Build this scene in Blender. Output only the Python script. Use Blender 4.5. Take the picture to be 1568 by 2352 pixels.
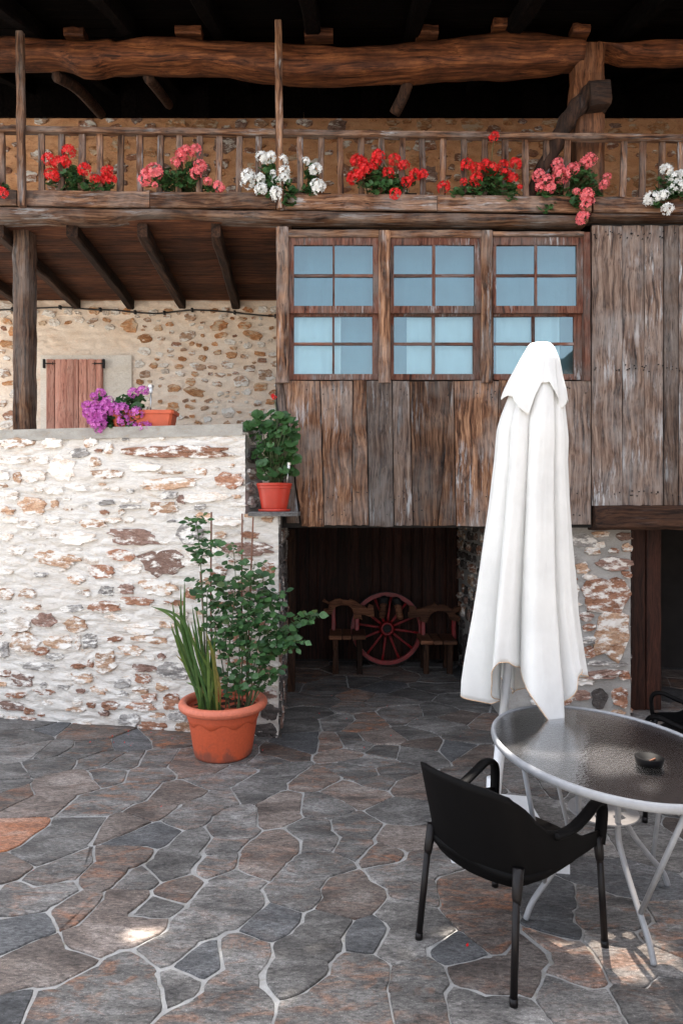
import bpy, math, random
from mathutils import Vector, Matrix, noise, Euler
R = random.Random(11)
for o in list(bpy.data.objects): bpy.data.objects.remove(o, do_unlink=True)
SC = bpy.context.scene
COL = SC.collection
rad = math.radians

# ------------------------------------------------------------------ camera, sky, sun, exposure
H, FP, CX, CY = 1.8, 1500.0, 784.0, 1165.0          # eye height (m), focal length / principal point in a 1568 x 2352 frame
cam = bpy.data.cameras.new('camera'); cam_o = bpy.data.objects.new('camera', cam); COL.objects.link(cam_o)
cam.sensor_fit = 'VERTICAL'; cam.sensor_height = 36.0; cam.lens = FP / 2352 * 36
cam.shift_y = (CY - 1176) / 2352.0
cam.clip_end = 500; cam.clip_start = 0.05
cam_o.location = (0, 0, H); cam_o.rotation_euler = (rad(90), 0, 0)
SC.camera = cam_o
SUN_EL, SUN_AZ = rad(72), rad(8)                     # azimuth clockwise from +Y: the sun stands high behind the house, the yard near it lies in its shadow
W = bpy.data.worlds.new('World'); SC.world = W; W.use_nodes = True
wn = W.node_tree.nodes; wl = W.node_tree.links
sky = wn.new('ShaderNodeTexSky'); sky.sky_type = 'NISHITA'; sky.sun_disc = False
sky.sun_elevation = SUN_EL; sky.sun_rotation = SUN_AZ
sky.air_density = 1.0; sky.dust_density = 4.0; sky.ozone_density = 1.0; sky.altitude = 300
wn['Background'].inputs['Strength'].default_value = 0.13
hs = wn.new('ShaderNodeHueSaturation'); hs.inputs['Saturation'].default_value = 0.38      # hazy, whitish summer sky
wl.new(sky.outputs[0], hs.inputs['Color']); wl.new(hs.outputs[0], wn['Background'].inputs['Color'])
sl = bpy.data.lights.new('sun', 'SUN'); sl.energy = 4.5; sl.angle = rad(0.6); sl.color = (1.0, 0.92, 0.82)
so = bpy.data.objects.new('sun', sl); COL.objects.link(so)
sd = Vector((math.sin(SUN_AZ) * math.cos(SUN_EL), math.cos(SUN_AZ) * math.cos(SUN_EL), math.sin(SUN_EL)))
so.rotation_euler = sd.to_track_quat('Z', 'Y').to_euler(); so.location = (4, 12, 14)
SC.view_settings.view_transform = 'Standard'; SC.view_settings.look = 'None'
SC.view_settings.exposure = 2.45; SC.view_settings.gamma = 1.0
SC.render.engine = 'CYCLES'

# ------------------------------------------------------------------ helpers
def F(px, py, Y):                                    # point seen at (px, py) that lies at distance Y
    return Vector(((px - CX) / FP * Y, Y, H - (py - CY) / FP * Y))
def G(px, py, z=0.0):                                # point seen at (px, py) on the level z
    d = (H - z) * FP / (py - CY)
    return Vector(((px - CX) / FP * d, d, z))
PLOC = {}
def tag(o, label=None, cat=None, group=None, kind=None):
    if label: o['label'] = label
    if cat: o['category'] = cat
    if group: o['group'] = group
    if kind: o['kind'] = kind
    return o
def thing(name, loc, label=None, cat=None, group=None, kind=None):
    o = bpy.data.objects.new(name, None); COL.objects.link(o); o.location = loc; o.empty_display_size = 0.1
    PLOC[o.name] = Vector(loc)
    return tag(o, label, cat, group, kind)
def link(name, me, parent=None, world=True):
    o = bpy.data.objects.new(name, me); COL.objects.link(o)
    if parent is not None:
        o.parent = parent
        if world: o.matrix_parent_inverse = Matrix.Translation(-PLOC.get(parent.name, Vector((0, 0, 0))))
    return o
def mesh(name, vs, fs, mat, smooth=False):
    me = bpy.data.meshes.new(name); me.from_pydata([tuple(v) for v in vs], [], fs); me.update()
    if mat is not None:
        for m in (mat if isinstance(mat, (list, tuple)) else [mat]): me.materials.append(m)
    if smooth: me.polygons.foreach_set('use_smooth', [True] * len(me.polygons))
    return me
def mk(name, vs, fs, mat, parent=None, smooth=False):
    return link(name, mesh(name, vs, fs, mat, smooth), parent)
class MB:
    def __init__(s): s.v = []; s.f = []
    def add(s, vs, fs):
        b = len(s.v); s.v += [Vector(v) for v in vs]; s.f += [tuple(i + b for i in f) for f in fs]; return s
    def box(s, a, b, rz=0):
        x0, y0, z0 = a; x1, y1, z1 = b
        vs = [(x0,y0,z0),(x1,y0,z0),(x1,y1,z0),(x0,y1,z0),(x0,y0,z1),(x1,y0,z1),(x1,y1,z1),(x0,y1,z1)]
        return s.add(vs, [(0,3,2,1),(4,5,6,7),(0,1,5,4),(1,2,6,5),(2,3,7,6),(3,0,4,7)])
    def loft(s, rings, cap=True):
        n = len(rings[0]); vs = [p for r in rings for p in r]; fs = []
        for i in range(len(rings) - 1):
            for j in range(n):
                fs.append((i*n+j, i*n+(j+1)%n, (i+1)*n+(j+1)%n, (i+1)*n+j))
        if cap:
            fs.append(tuple(reversed(range(n)))); fs.append(tuple((len(rings)-1)*n + j for j in range(n)))
        return s.add(vs, fs)
    def tube(s, pts, r, n=8, cap=True):
        pts = [Vector(p) for p in pts]; rs = r if isinstance(r, (list, tuple)) else [r] * len(pts)
        rings = []; up = None
        for i, p in enumerate(pts):
            t = (pts[min(i+1, len(pts)-1)] - pts[max(i-1, 0)]).normalized()
            if up is None: up = Vector((0, 0, 1)) if abs(t.z) < 0.9 else Vector((0, 1, 0))
            u = (up - t * up.dot(t)).normalized(); w = t.cross(u); up = u
            rings.append([p + (u * math.cos(2*math.pi*k/n) + w * math.sin(2*math.pi*k/n)) * rs[i] for k in range(n)])
        return s.loft(rings, cap)
    def lathe(s, prof, c=(0,0,0), n=48, cap=True):
        c = Vector(c)
        return s.loft([[c + Vector((r*math.cos(2*math.pi*k/n), r*math.sin(2*math.pi*k/n), z)) for k in range(n)] for r, z in prof], cap)
    def obj(s, name, mat, parent=None, smooth=False): return mk(name, s.v, s.f, mat, parent, smooth)
    def mesh(s, name, mat, smooth=False): return mesh(name, s.v, s.f, mat, smooth)
def spline(pts, n=8):                                # Catmull-Rom through points
    P = [Vector(p) for p in pts]; out = []
    for i in range(len(P) - 1):
        a, b, c, d = P[max(i-1, 0)], P[i], P[i+1], P[min(i+2, len(P)-1)]
        for k in range(n):
            t = k / n
            out.append(0.5 * ((2*b) + (c-a)*t + (2*a-5*b+4*c-d)*t*t + (3*b-a-3*c+d)*t**3))
    out.append(P[-1]); return out
def lerp_tab(tab, x):
    if x <= tab[0][0]: return tab[0][1]
    for (a, va), (b, vb) in zip(tab, tab[1:]):
        if x <= b: 
            t = (x - a) / (b - a); return va + (vb - va) * t
    return tab[-1][1]
def smooth_angle(o, deg=35):
    me = o.data
    me.polygons.foreach_set('use_smooth', [True] * len(me.polygons))
    try: me.set_sharp_from_angle(angle=rad(deg))
    except Exception: pass
    return o

# timber: a bar from a to b, oriented; w across (along side), t thick; wavy edges and worn arrises
def timber(name, a, b, w, t, mat, parent, side=Vector((0, 1, 0)), seg=10, wob=0.006, seed=None):
    a, b = Vector(a), Vector(b); d = (b - a); L = d.length; d.normalize()
    v = (side - d * side.dot(d)).normalized(); u = d.cross(v)
    sd_ = R.random() * 100 if seed is None else seed
    c = min(w, t) * 0.14; rings = []
    for i in range(seg + 1):
        q = a + d * (L * i / seg)
        ww = w / 2 + wob * noise.noise((sd_, i * 0.7, 0)) ; tt = t / 2 + wob * 0.6 * noise.noise((sd_, 9, i * 0.7))
        q = q + u * (wob * noise.noise((sd_ + 5, i * 0.45, 0))) + v * (wob * 0.7 * noise.noise((sd_ + 8, i * 0.45, 3)))
        rings.append([q + u*x + v*y for x, y in ((-ww+c,-tt),(ww-c,-tt),(ww,-tt+c),(ww,tt-c),(ww-c,tt),(-ww+c,tt),(-ww,tt-c),(-ww,-tt+c))])
    mb = MB().loft(rings); return mb.obj(name, mat, parent)

# plank standing in a wall plane: corners top-left, top-right, bottom-right, bottom-left; thickness goes to +Y
def plank(name, tl, tr, br, bl, th, mat, parent, seg=14, wob=0.0035, gap=0.002, proud=0.0, split=0.0):
    tl, tr, br, bl = map(Vector, (tl, tr, br, bl)); s0 = R.random() * 100; rings = []
    nx = 6
    for i in range(seg + 1):
        t = i / seg
        l = tl.lerp(bl, t); r = tr.lerp(br, t)
        dx = (r - l).normalized()
        l = l + dx * (gap + wob * (0.5 + noise.noise((s0, t * 5, 0)))); r = r - dx * (gap + wob * (0.5 + noise.noise((s0 + 7, t * 5, 0))))
        if i == 0 or i == seg:
            pass
        ring = []
        for k in range(nx + 1):
            u = k / nx; p = l.lerp(r, u)
            if i == seg: p = p + (bl - tl).normalized() * (0.012 * noise.noise((s0, u * 4, 8)))
            if i == 0: p = p + (bl - tl).normalized() * (0.008 * noise.noise((s0, u * 4, 18)))
            bev = 0.005 if k in (0, nx) else 0.0
            y = bev - proud + 0.005 * noise.noise((s0 + u * 1.3, t * 2.5, 4)) + 0.004 * (2*u-1)**2 * math.sin(s0)
            ring.append(p + Vector((0, y, 0)))
        ring += [r + Vector((0, th, 0)), l + Vector((0, th, 0))]
        rings.append(ring)
    return MB().loft(rings).obj(name, mat, parent)

# ------------------------------------------------------------------ materials
def nt(name):
    m = bpy.data.materials.new(name); m.use_nodes = True
    n = m.node_tree.nodes; l = m.node_tree.links
    return m, n, l, n['Principled BSDF']
def N(n, t, **kw):
    x = n.new(t)
    for k, v in kw.items():
        if k.startswith('i_'):
            key = k[2:]; x.inputs[int(key) if key.isdigit() else key.replace('_', ' ')].default_value = v
        else: setattr(x, k, v)
    return x
def ramp(n, stops, interp='LINEAR'):
    r = n.new('ShaderNodeValToRGB'); r.color_ramp.interpolation = interp; e = r.color_ramp.elements
    while len(e) < len(stops): e.new(0.5)
    for i, (p, c) in enumerate(stops):
        e[i].position = p; e[i].color = (*c, 1) if len(c) == 3 else c
    return r
def coords(n, l, scale=(1, 1, 1), rnd=37.0, src='Object'):
    tc = n.new('ShaderNodeTexCoord'); oi = n.new('ShaderNodeObjectInfo')
    mul = N(n, 'ShaderNodeMath', operation='MULTIPLY', i_1=rnd); l.new(oi.outputs['Random'], mul.inputs[0])
    add = N(n, 'ShaderNodeVectorMath', operation='ADD'); l.new(tc.outputs[src], add.inputs[0]); l.new(mul.outputs[0], add.inputs[1])
    mp = N(n, 'ShaderNodeMapping'); mp.inputs['Scale'].default_value = scale; l.new(add.outputs[0], mp.inputs[0])
    return tc, oi, add.outputs[0], mp.outputs[0]
def mix(n, l, a, b, fac, mode='MIX'):
    m = N(n, 'ShaderNodeMix', data_type='RGBA', blend_type=mode)
    for s, v in ((m.inputs['Factor'], fac), (m.inputs['A'], a), (m.inputs['B'], b)):
        if hasattr(v, 'is_output') or hasattr(v, 'links'): l.new(v, s)
        elif isinstance(v, (int, float)): s.default_value = v
        else: s.default_value = (*v, 1)
    return m.outputs['Result']
def noi(n, l, vec, scale, detail=5, rough=0.55, dist=0.0):
    x = N(n, 'ShaderNodeTexNoise'); x.inputs['Scale'].default_value = scale; x.inputs['Detail'].default_value = detail
    x.inputs['Roughness'].default_value = rough; x.inputs['Distortion'].default_value = dist
    if vec is not None: l.new(vec, x.inputs['Vector'])
    return x.outputs['Fac']
def bump(n, l, h, strength, dist, prev=None):
    b = N(n, 'ShaderNodeBump'); b.inputs['Strength'].default_value = strength; b.inputs['Distance'].default_value = dist
    l.new(h, b.inputs['Height'])
    if prev is not None: l.new(prev, b.inputs['Normal'])
    return b.outputs['Normal']
def mapr(n, l, v, a, b, c, d):
    m = N(n, 'ShaderNodeMapRange'); 
    for i, x in enumerate((a, b, c, d)): m.inputs[i + 1].default_value = x
    l.new(v, m.inputs[0]); return m.outputs[0]

def wood(name, axis, dark, mid, light, grey=(0.27, 0.235, 0.21), grey_amt=0.55, white=0.25, rough=0.85, var=0.45):
    m, n, l, b = nt(name)
    sc = [42.0, 42.0, 42.0]; sc['xyz'.index(axis)] = 1.9
    tc, oi, base, _ = coords(n, l)
    # slow warp gives the grain its swirls and knots
    wz = N(n, 'ShaderNodeTexNoise'); wz.inputs['Scale'].default_value = 2.4; wz.inputs['Detail'].default_value = 2; l.new(base, wz.inputs['Vector'])
    ws = N(n, 'ShaderNodeVectorMath', operation='SCALE'); ws.inputs['Scale'].default_value = 0.085; l.new(wz.outputs['Color'], ws.inputs[0])
    ad = N(n, 'ShaderNodeVectorMath', operation='ADD'); l.new(base, ad.inputs[0]); l.new(ws.outputs[0], ad.inputs[1])
    mp = N(n, 'ShaderNodeMapping'); mp.inputs['Scale'].default_value = sc; l.new(ad.outputs[0], mp.inputs[0])
    g = noi(n, l, mp.outputs[0], 1.0, 8, 0.62)
    mp2 = N(n, 'ShaderNodeMapping'); mp2.inputs['Scale'].default_value = [s * 3.3 for s in sc]; l.new(ad.outputs[0], mp2.inputs[0])
    g2 = noi(n, l, mp2.outputs[0], 1.0, 4, 0.6)
    r = ramp(n, [(0.34, dark), (0.49, mid), (0.68, light)]); l.new(g, r.inputs[0])
    blot = noi(n, l, base, 3.1, 4, 0.6)
    gr = mapr(n, l, blot, 0.42, 0.68, 0, grey_amt)
    c = mix(n, l, r.outputs[0], grey, gr)
    # fine dark cracks along the grain
    cr = mapr(n, l, g2, 0.32, 0.46, 0.12, 1.0)
    c = mix(n, l, c, cr, 0.8, 'MULTIPLY')
    # flaked remains of pale paint
    mp3 = N(n, 'ShaderNodeMapping'); mp3.inputs['Scale'].default_value = [s * (0.75 if i != 'xyz'.index(axis) else 1.8) for i, s in enumerate(sc)]; l.new(base, mp3.inputs[0])
    fl = noi(n, l, mp3.outputs[0], 1.0, 6, 0.7)
    blot2 = noi(n, l, base, 2.0, 3, 0.5)
    th = N(n, 'ShaderNodeMath', operation='MULTIPLY'); l.new(mapr(n, l, fl, 0.54, 0.63, 0, 1), th.inputs[0]); l.new(mapr(n, l, blot2, 0.46, 0.66, 0, white), th.inputs[1])
    c = mix(n, l, c, (0.50, 0.53, 0.55), th.outputs[0])
    vr = mapr(n, l, oi.outputs['Random'], 0, 1, 1 - var - .08, 1 + var * 0.5)
    c = mix(n, l, c, vr, 1.0, 'MULTIPLY')
    l.new(c, b.inputs['Base Color']); b.inputs['Roughness'].default_value = rough
    b.inputs['Specular IOR Level'].default_value = 0.02 if 'soot' in name else 0.2
    nb = bump(n, l, g, 0.6, 0.006); nb = bump(n, l, g2, 0.5, 0.003, nb); l.new(nb, b.inputs['Normal'])
    return m
WD, WM, WL = (0.012, 0.006, 0.0045), (0.125, 0.058, 0.031), (0.34, 0.19, 0.11)
M = {}
for a in 'xyz':
    M['wood_' + a] = wood('weathered_wood_' + a, a, WD, WM, WL, white=0.6)
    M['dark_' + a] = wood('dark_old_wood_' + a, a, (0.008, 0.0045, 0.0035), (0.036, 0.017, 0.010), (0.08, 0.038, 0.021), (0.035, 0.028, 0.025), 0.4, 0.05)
for a in 'xy': M['soot_' + a] = wood('sooty_roof_wood_' + a, a, (0.0015, 0.0012, 0.0012), (0.0035, 0.0026, 0.0024), (0.009, 0.0065, 0.0055), (0.005, 0.0045, 0.0042), 0.4, 0.0)  # near-black roof wood: the shade under the eaves is put into its colour
M['ceil_x'] = wood('red_brown_ceiling', 'x', (0.02, 0.008, 0.005), (0.085, 0.03, 0.014), (0.18, 0.07, 0.032), (0.03, 0.014, 0.01), 0.6, 0.0)
M['oldgrey_z'] = wood('greyed_board', 'z', (0.03, 0.022, 0.02), (0.125, 0.082, 0.062), (0.25, 0.185, 0.145), (0.24, 0.225, 0.215), 0.6, 0.65)
M['log_x'] = wood('honey_log', 'x', (0.018, 0.007, 0.004), (0.135, 0.045, 0.018), (0.30, 0.115, 0.042), (0.03, 0.012, 0.008), 0.85, 0.0, 0.7)
M['log_z'] = wood('honey_post', 'z', (0.03, 0.012, 0.006), (0.17, 0.065, 0.028), (0.32, 0.14, 0.065), (0.11, 0.07, 0.05), 0.5, 0.1, 0.7)
M['sash_z'] = wood('red_sash_z', 'z', (0.03, 0.013, 0.010), (0.15, 0.055, 0.034), (0.24, 0.12, 0.085), (0.15, 0.12, 0.105), 0.95, 0.6)
M['sash_x'] = wood('red_sash_x', 'x', (0.03, 0.013, 0.010), (0.15, 0.055, 0.034), (0.24, 0.12, 0.085), (0.15, 0.12, 0.105), 0.85, 0.6)
M['shutter'] = wood('salmon_shutter', 'z', (0.38, 0.15, 0.11), (0.55, 0.26, 0.19), (0.64, 0.36, 0.28), (0.5, 0.29, 0.23), 0.3, 0.1, 0.7, 0.15)
M['plank_red'] = wood('red_brown_plank', 'z', (0.010, 0.0045, 0.0035), (0.034, 0.012, 0.008), (0.065, 0.024, 0.015), (0.02, 0.01, 0.008), 0.3, 0.0, 0.6)  # red-brown boards, darkened so the colour carries the passage's shade
M['yoke'] = wood('carved_wood', 'x', (0.05, 0.018, 0.01), (0.16, 0.065, 0.034), (0.26, 0.12, 0.065), (0.12, 0.07, 0.05), 0.3, 0.0, 0.7)

def stone(name, cols, white=0.3, scale=9.0, rough=0.9, bstr=0.7, wcol=(0.78, 0.75, 0.70), layered=2.6):
    m, n, l, b = nt(name)
    tc, oi, base, v = coords(n, l, (1, 1, layered))
    a = noi(n, l, v, scale, 8, 0.65, 0.4); f = noi(n, l, v, scale * 5.5, 5, 0.7)
    r = ramp(n, [(0.3, cols[0]), (0.5, cols[1]), (0.72, cols[2])]); l.new(a, r.inputs[0])
    c = mix(n, l, r.outputs[0], mapr(n, l, f, 0.3, 0.7, 0.55, 1.35), 1.0, 'MULTIPLY')
    vr = mapr(n, l, oi.outputs['Random'], 0, 1, 0.75, 1.2); c = mix(n, l, c, vr, 1.0, 'MULTIPLY')
    if white:
        w = noi(n, l, v, scale * 0.8, 7, 0.7)
        wm = N(n, 'ShaderNodeMath', operation='MULTIPLY', i_1=1.0); l.new(mapr(n, l, w, 0.62 - white * 0.3, 0.70 - white * 0.3, 0, 1), wm.inputs[0])
        c = mix(n, l, c, wcol, wm.outputs[0])
    l.new(c, b.inputs['Base Color']); b.inputs['Roughness'].default_value = rough; b.inputs['Specular IOR Level'].default_value = 0.3
    nb = bump(n, l, a, bstr, 0.02); nb = bump(n, l, f, bstr, 0.005, nb); l.new(nb, b.inputs['Normal'])
    return m
ST = {
 'r': stone('rust_stone', ((0.15, 0.06, 0.035), (0.34, 0.17, 0.105), (0.42, 0.24, 0.16)), 0.40),
 'p': stone('purple_brown_stone', ((0.14, 0.08, 0.062), (0.28, 0.175, 0.138), (0.34, 0.24, 0.20)), 0.33),
 'o': stone('ochre_stone', ((0.27, 0.13, 0.07), (0.47, 0.30, 0.195), (0.60, 0.44, 0.32)), 0.5),
 'g': stone('grey_stone', ((0.15, 0.14, 0.135), (0.33, 0.31, 0.29), (0.48, 0.46, 0.43)), 0.45),
 'w': stone('whitewashed_stone', ((0.50, 0.38, 0.29), (0.68, 0.58, 0.49), (0.77, 0.72, 0.66)), 0.6),
 'd': stone('dark_stone', ((0.03, 0.028, 0.027), (0.085, 0.075, 0.07), (0.16, 0.14, 0.13)), 0.05),
 'h': stone('warm_house_stone', ((0.30, 0.11, 0.045), (0.52, 0.26, 0.12), (0.62, 0.40, 0.24)), 0.4, wcol=(0.60, 0.47, 0.34)),
}
def plaster(name, c0, c1, stain, scale=3.0, bstr=0.5, stain_amt=0.5):
    m, n, l, b = nt(name)
    tc, oi, base, v = coords(n, l, (1, 1, 1.9), 0.0)
    a = noi(n, l, v, scale, 7, 0.6, 0.3); f = noi(n, l, v, scale * 14, 5, 0.7); s = noi(n, l, v, scale * 2.6, 6, 0.68, 0.8)
    c = mix(n, l, c0, c1, mapr(n, l, a, 0.35, 0.65, 0, 1)); c = mix(n, l, c, stain, mapr(n, l, s, 0.54, 0.72, 0, stain_amt))
    c = mix(n, l, c, mapr(n, l, f, 0.25, 0.75, 0.82, 1.1), 1.0, 'MULTIPLY')
    l.new(c, b.inputs['Base Color']); b.inputs['Roughness'].default_value = 0.95; b.inputs['Specular IOR Level'].default_value = 0.2
    nb = bump(n, l, s, bstr, 0.02); nb = bump(n, l, f, bstr * 0.8, 0.004, nb); l.new(nb, b.inputs['Normal'])
    return m
def whitewash_mat():
    m, n, l, b = nt('whitewash')
    tc, oi, base, v = coords(n, l, (1, 1, 3.4), 0.0)
    a = noi(n, l, v, 2.2, 7, 0.6, 0.3); f = noi(n, l, v, 40, 5, 0.7); s1 = noi(n, l, v, 6.5, 9, 0.72, 1.2); s2 = noi(n, l, v, 11, 8, 0.7, 2.0); big = noi(n, l, base, 1.7, 3, 0.5)
    c = mix(n, l, (0.82, 0.79, 0.74), (0.75, 0.70, 0.635), mapr(n, l, a, 0.35, 0.65, 0, 1))
    th = N(n, 'ShaderNodeMath', operation='MULTIPLY'); l.new(mapr(n, l, s1, 0.55, 0.66, 0, 1), th.inputs[0]); l.new(mapr(n, l, big, 0.35, 0.65, 0.2, 0.85), th.inputs[1])
    c = mix(n, l, c, (0.62, 0.46, 0.33), th.outputs[0])                        # bare ochre stone where the wash has worn
    c = mix(n, l, c, (0.36, 0.29, 0.24), mapr(n, l, s2, 0.63, 0.70, 0, 0.7))     # thin dark cracks and grit
    c = mix(n, l, c, mapr(n, l, f, 0.25, 0.75, 0.85, 1.1), 1.0, 'MULTIPLY')
    l.new(c, b.inputs['Base Color']); b.inputs['Roughness'].default_value = 0.95; b.inputs['Specular IOR Level'].default_value = 0.2
    nb = bump(n, l, s1, 0.9, 0.03); nb = bump(n, l, s2, 0.6, 0.012, nb); nb = bump(n, l, f, 0.5, 0.004, nb); l.new(nb, b.inputs['Normal'])
    return m
M['whitewash'] = whitewash_mat()
M['cream_mortar'] = plaster('cream_lime_mortar', (0.84, 0.735, 0.625), (0.80, 0.65, 0.51), (0.70, 0.43, 0.26))
M['ochre_mortar'] = plaster('ochre_mortar', (0.74, 0.43, 0.25), (0.62, 0.32, 0.16), (0.36, 0.13, 0.055), 5.0, 0.7, 0.8)
M['cement'] = plaster('grey_cement', (0.40, 0.385, 0.35), (0.30, 0.28, 0.25), (0.34, 0.24, 0.15), 7.0)
M['grey_mortar'] = plaster('grey_mortar', (0.42, 0.41, 0.39), (0.33, 0.32, 0.30), (0.2, 0.18, 0.16), 5.0)
M['joint'] = plaster('pale_joint_mortar', (0.40, 0.395, 0.38), (0.28, 0.275, 0.265), (0.20, 0.17, 0.11), 6.0, 0.6, 0.6)
def flag(name, c0, c1, c2, rust, rust_amt):
    m, n, l, b = nt(name)
    tc, oi, base, v = coords(n, l, (1, 1, 1), 61.0)
    rot = N(n, 'ShaderNodeMapping'); rot.inputs['Rotation'].default_value = (0, 0, 0.85); rot.inputs['Scale'].default_value = (1, 2.6, 1); l.new(base, rot.inputs[0])
    a = noi(n, l, rot.outputs[0], 3.2, 8, 0.62, 0.5); f = noi(n, l, rot.outputs[0], 34, 7, 0.8); q = noi(n, l, rot.outputs[0], 5.5, 7, 0.7, 1.0); sp = noi(n, l, base, 190, 3, 0.6)
    r = ramp(n, [(0.32, c0), (0.5, c1), (0.7, c2)]); l.new(a, r.inputs[0])
    # how rusty a slab is differs from slab to slab
    ra = N(n, 'ShaderNodeMath', operation='MULTIPLY'); l.new(mapr(n, l, q, 0.50, 0.66, 0, 1), ra.inputs[0])
    wn_ = N(n, 'ShaderNodeTexWhiteNoise', noise_dimensions='1D'); l.new(oi.outputs['Random'], wn_.inputs['W'])
    l.new(mapr(n, l, wn_.outputs['Value'], 0.25, 1.0, 0.03, rust_amt), ra.inputs[1])
    c = mix(n, l, r.outputs[0], rust, ra.outputs[0])
    c = mix(n, l, c, mapr(n, l, f, 0.34, 0.68, 0.25, 1.9), 1.0, 'MULTIPLY')
    c = mix(n, l, c, mapr(n, l, sp, 0.58, 0.72, 1.0, 2.3), 1.0, 'MULTIPLY')
    c = mix(n, l, c, mapr(n, l, oi.outputs['Random'], 0, 1, 0.72, 1.25), 1.0, 'MULTIPLY')
    l.new(c, b.inputs['Base Color']); b.inputs['Roughness'].default_value = 0.72; b.inputs['Specular IOR Level'].default_value = 0.4
    nb = bump(n, l, a, 0.7, 0.03); nb = bump(n, l, q, 0.5, 0.012, nb); nb = bump(n, l, f, 0.9, 0.006, nb); l.new(nb, b.inputs['Normal'])
    return m
FL = {'g': flag('slate_grey_flag', (0.052, 0.049, 0.047), (0.118, 0.111, 0.104), (0.22, 0.212, 0.202), (0.21, 0.105, 0.062), 0.95),
      'r': flag('rusty_flag', (0.056, 0.045, 0.039), (0.125, 0.10, 0.086), (0.21, 0.182, 0.162), (0.28, 0.115, 0.056), 1.0),
      'o': flag('orange_flag', (0.2, 0.09, 0.055), (0.33, 0.15, 0.085), (0.42, 0.27, 0.2), (0.42, 0.15, 0.06), 1.0),
      'd': flag('dark_flag', (0.045, 0.046, 0.048), (0.082, 0.083, 0.085), (0.135, 0.135, 0.138), (0.09, 0.06, 0.05), 0.3)}
def plain(name, col, rough=0.5, spec=0.5, metal=0.0, nscale=0, namt=0.25, bstr=0.0, trans=0.0, sss=0.0, coat=0.0):
    m, n, l, b = nt(name)
    b.inputs['Base Color'].default_value = (*col, 1); b.inputs['Roughness'].default_value = rough
    b.inputs['Specular IOR Level'].default_value = spec; b.inputs['Metallic'].default_value = metal
    if nscale:
        tc, oi, base, v = coords(n, l)
        a = noi(n, l, base, nscale, 6, 0.6)
        c = mix(n, l, col, mapr(n, l, a, 0.3, 0.7, 1 - namt, 1 + namt), 1.0, 'MULTIPLY')
        l.new(c, b.inputs['Base Color'])
        if bstr: l.new(bump(n, l, a, bstr, 0.004), b.inputs['Normal'])
    if coat: b.inputs['Coat Weight'].default_value = coat
    return m
def leafmat(name, c0, c1, trans=0.25, vein=None):
    m, n, l, b = nt(name)
    tc, oi, base, v = coords(n, l)
    wn_ = N(n, 'ShaderNodeNewGeometry')
    a = noi(n, l, base, 30, 3, 0.5)
    rr = N(n, 'ShaderNodeMath', operation='ADD'); l.new(wn_.outputs['Random Per Island'], rr.inputs[0]); l.new(oi.outputs['Random'], rr.inputs[1])
    fr = N(n, 'ShaderNodeMath', operation='FRACT'); l.new(rr.outputs[0], fr.inputs[0])
    c = mix(n, l, c0, c1, fr.outputs[0]); c = mix(n, l, c, mapr(n, l, a, 0.3, 0.7, 0.75, 1.25), 1.0, 'MULTIPLY')
    l.new(c, b.inputs['Base Color']); b.inputs['Roughness'].default_value = 0.42; b.inputs['Specular IOR Level'].default_value = 0.4
    tr = N(n, 'ShaderNodeBsdfTranslucent'); l.new(c, tr.inputs['Color'])
    ms = N(n, 'ShaderNodeMixShader'); ms.inputs[0].default_value = trans
    l.new(b.outputs[0], ms.inputs[1]); l.new(tr.outputs[0], ms.inputs[2]); l.new(ms.outputs[0], n['Material Output'].inputs[0])
    return m
M['leaf'] = leafmat('geranium_leaf', (0.026, 0.075, 0.022), (0.06, 0.135, 0.04))
M['rose_leaf'] = leafmat('rose_leaf', (0.022, 0.068, 0.022), (0.07, 0.155, 0.05), 0.2)
M['rose_young'] = leafmat('young_rose_leaf', (0.06, 0.11, 0.035), (0.10, 0.13, 0.04), 0.3)
M['blade'] = leafmat('sword_leaf', (0.03, 0.09, 0.02), (0.10, 0.16, 0.03), 0.25)
M['blade_y'] = leafmat('yellowing_sword_leaf', (0.16, 0.17, 0.035), (0.24, 0.18, 0.06), 0.25)
M['stem'] = plain('green_stem', (0.06, 0.085, 0.03), 0.6, nscale=20)
M['petal_red'] = leafmat('red_petal', (0.62, 0.008, 0.012), (0.78, 0.03, 0.03), 0.3)
M['petal_pink'] = leafmat('coral_pink_petal', (0.80, 0.13, 0.16), (0.86, 0.24, 0.25), 0.3)
M['petal_white'] = leafmat('white_petal', (0.80, 0.82, 0.80), (0.88, 0.88, 0.86), 0.3)
M['petal_purple'] = leafmat('magenta_petal', (0.52, 0.09, 0.44), (0.66, 0.20, 0.56), 0.3)
M['terracotta'] = plain('terracotta_plastic', (0.52, 0.10, 0.042), 0.45, 0.4, nscale=14, namt=0.12, bstr=0.1)
M['terra_rim'] = plain('faded_terracotta_rim', (0.55, 0.15, 0.085), 0.5, 0.4, nscale=40, namt=0.14, bstr=0.15)
M['terra_red'] = plain('red_terracotta', (0.40, 0.03, 0.014), 0.4, 0.45, nscale=12, namt=0.1)
M['soil'] = plain('dark_soil', (0.03, 0.02, 0.014), 0.95, 0.2, nscale=60, namt=0.7, bstr=1.0)
M['cane'] = plain('brown_cane', (0.17, 0.075, 0.045), 0.6, nscale=30)
M['black_plastic'] = plain('black_plastic', (0.0022, 0.002, 0.0022), 0.6, 0.08, nscale=30, namt=0.2)
M['dark_tube'] = plain('dark_brown_leg', (0.006, 0.0045, 0.0045), 0.45, 0.25)
M['grey_metal'] = plain('grey_painted_tube', (0.26, 0.265, 0.275), 0.38, 0.5, nscale=25, namt=0.12)
M['white_metal'] = plain('white_painted_metal', (0.72, 0.73, 0.74), 0.35, 0.5, nscale=20, namt=0.05)
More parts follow.
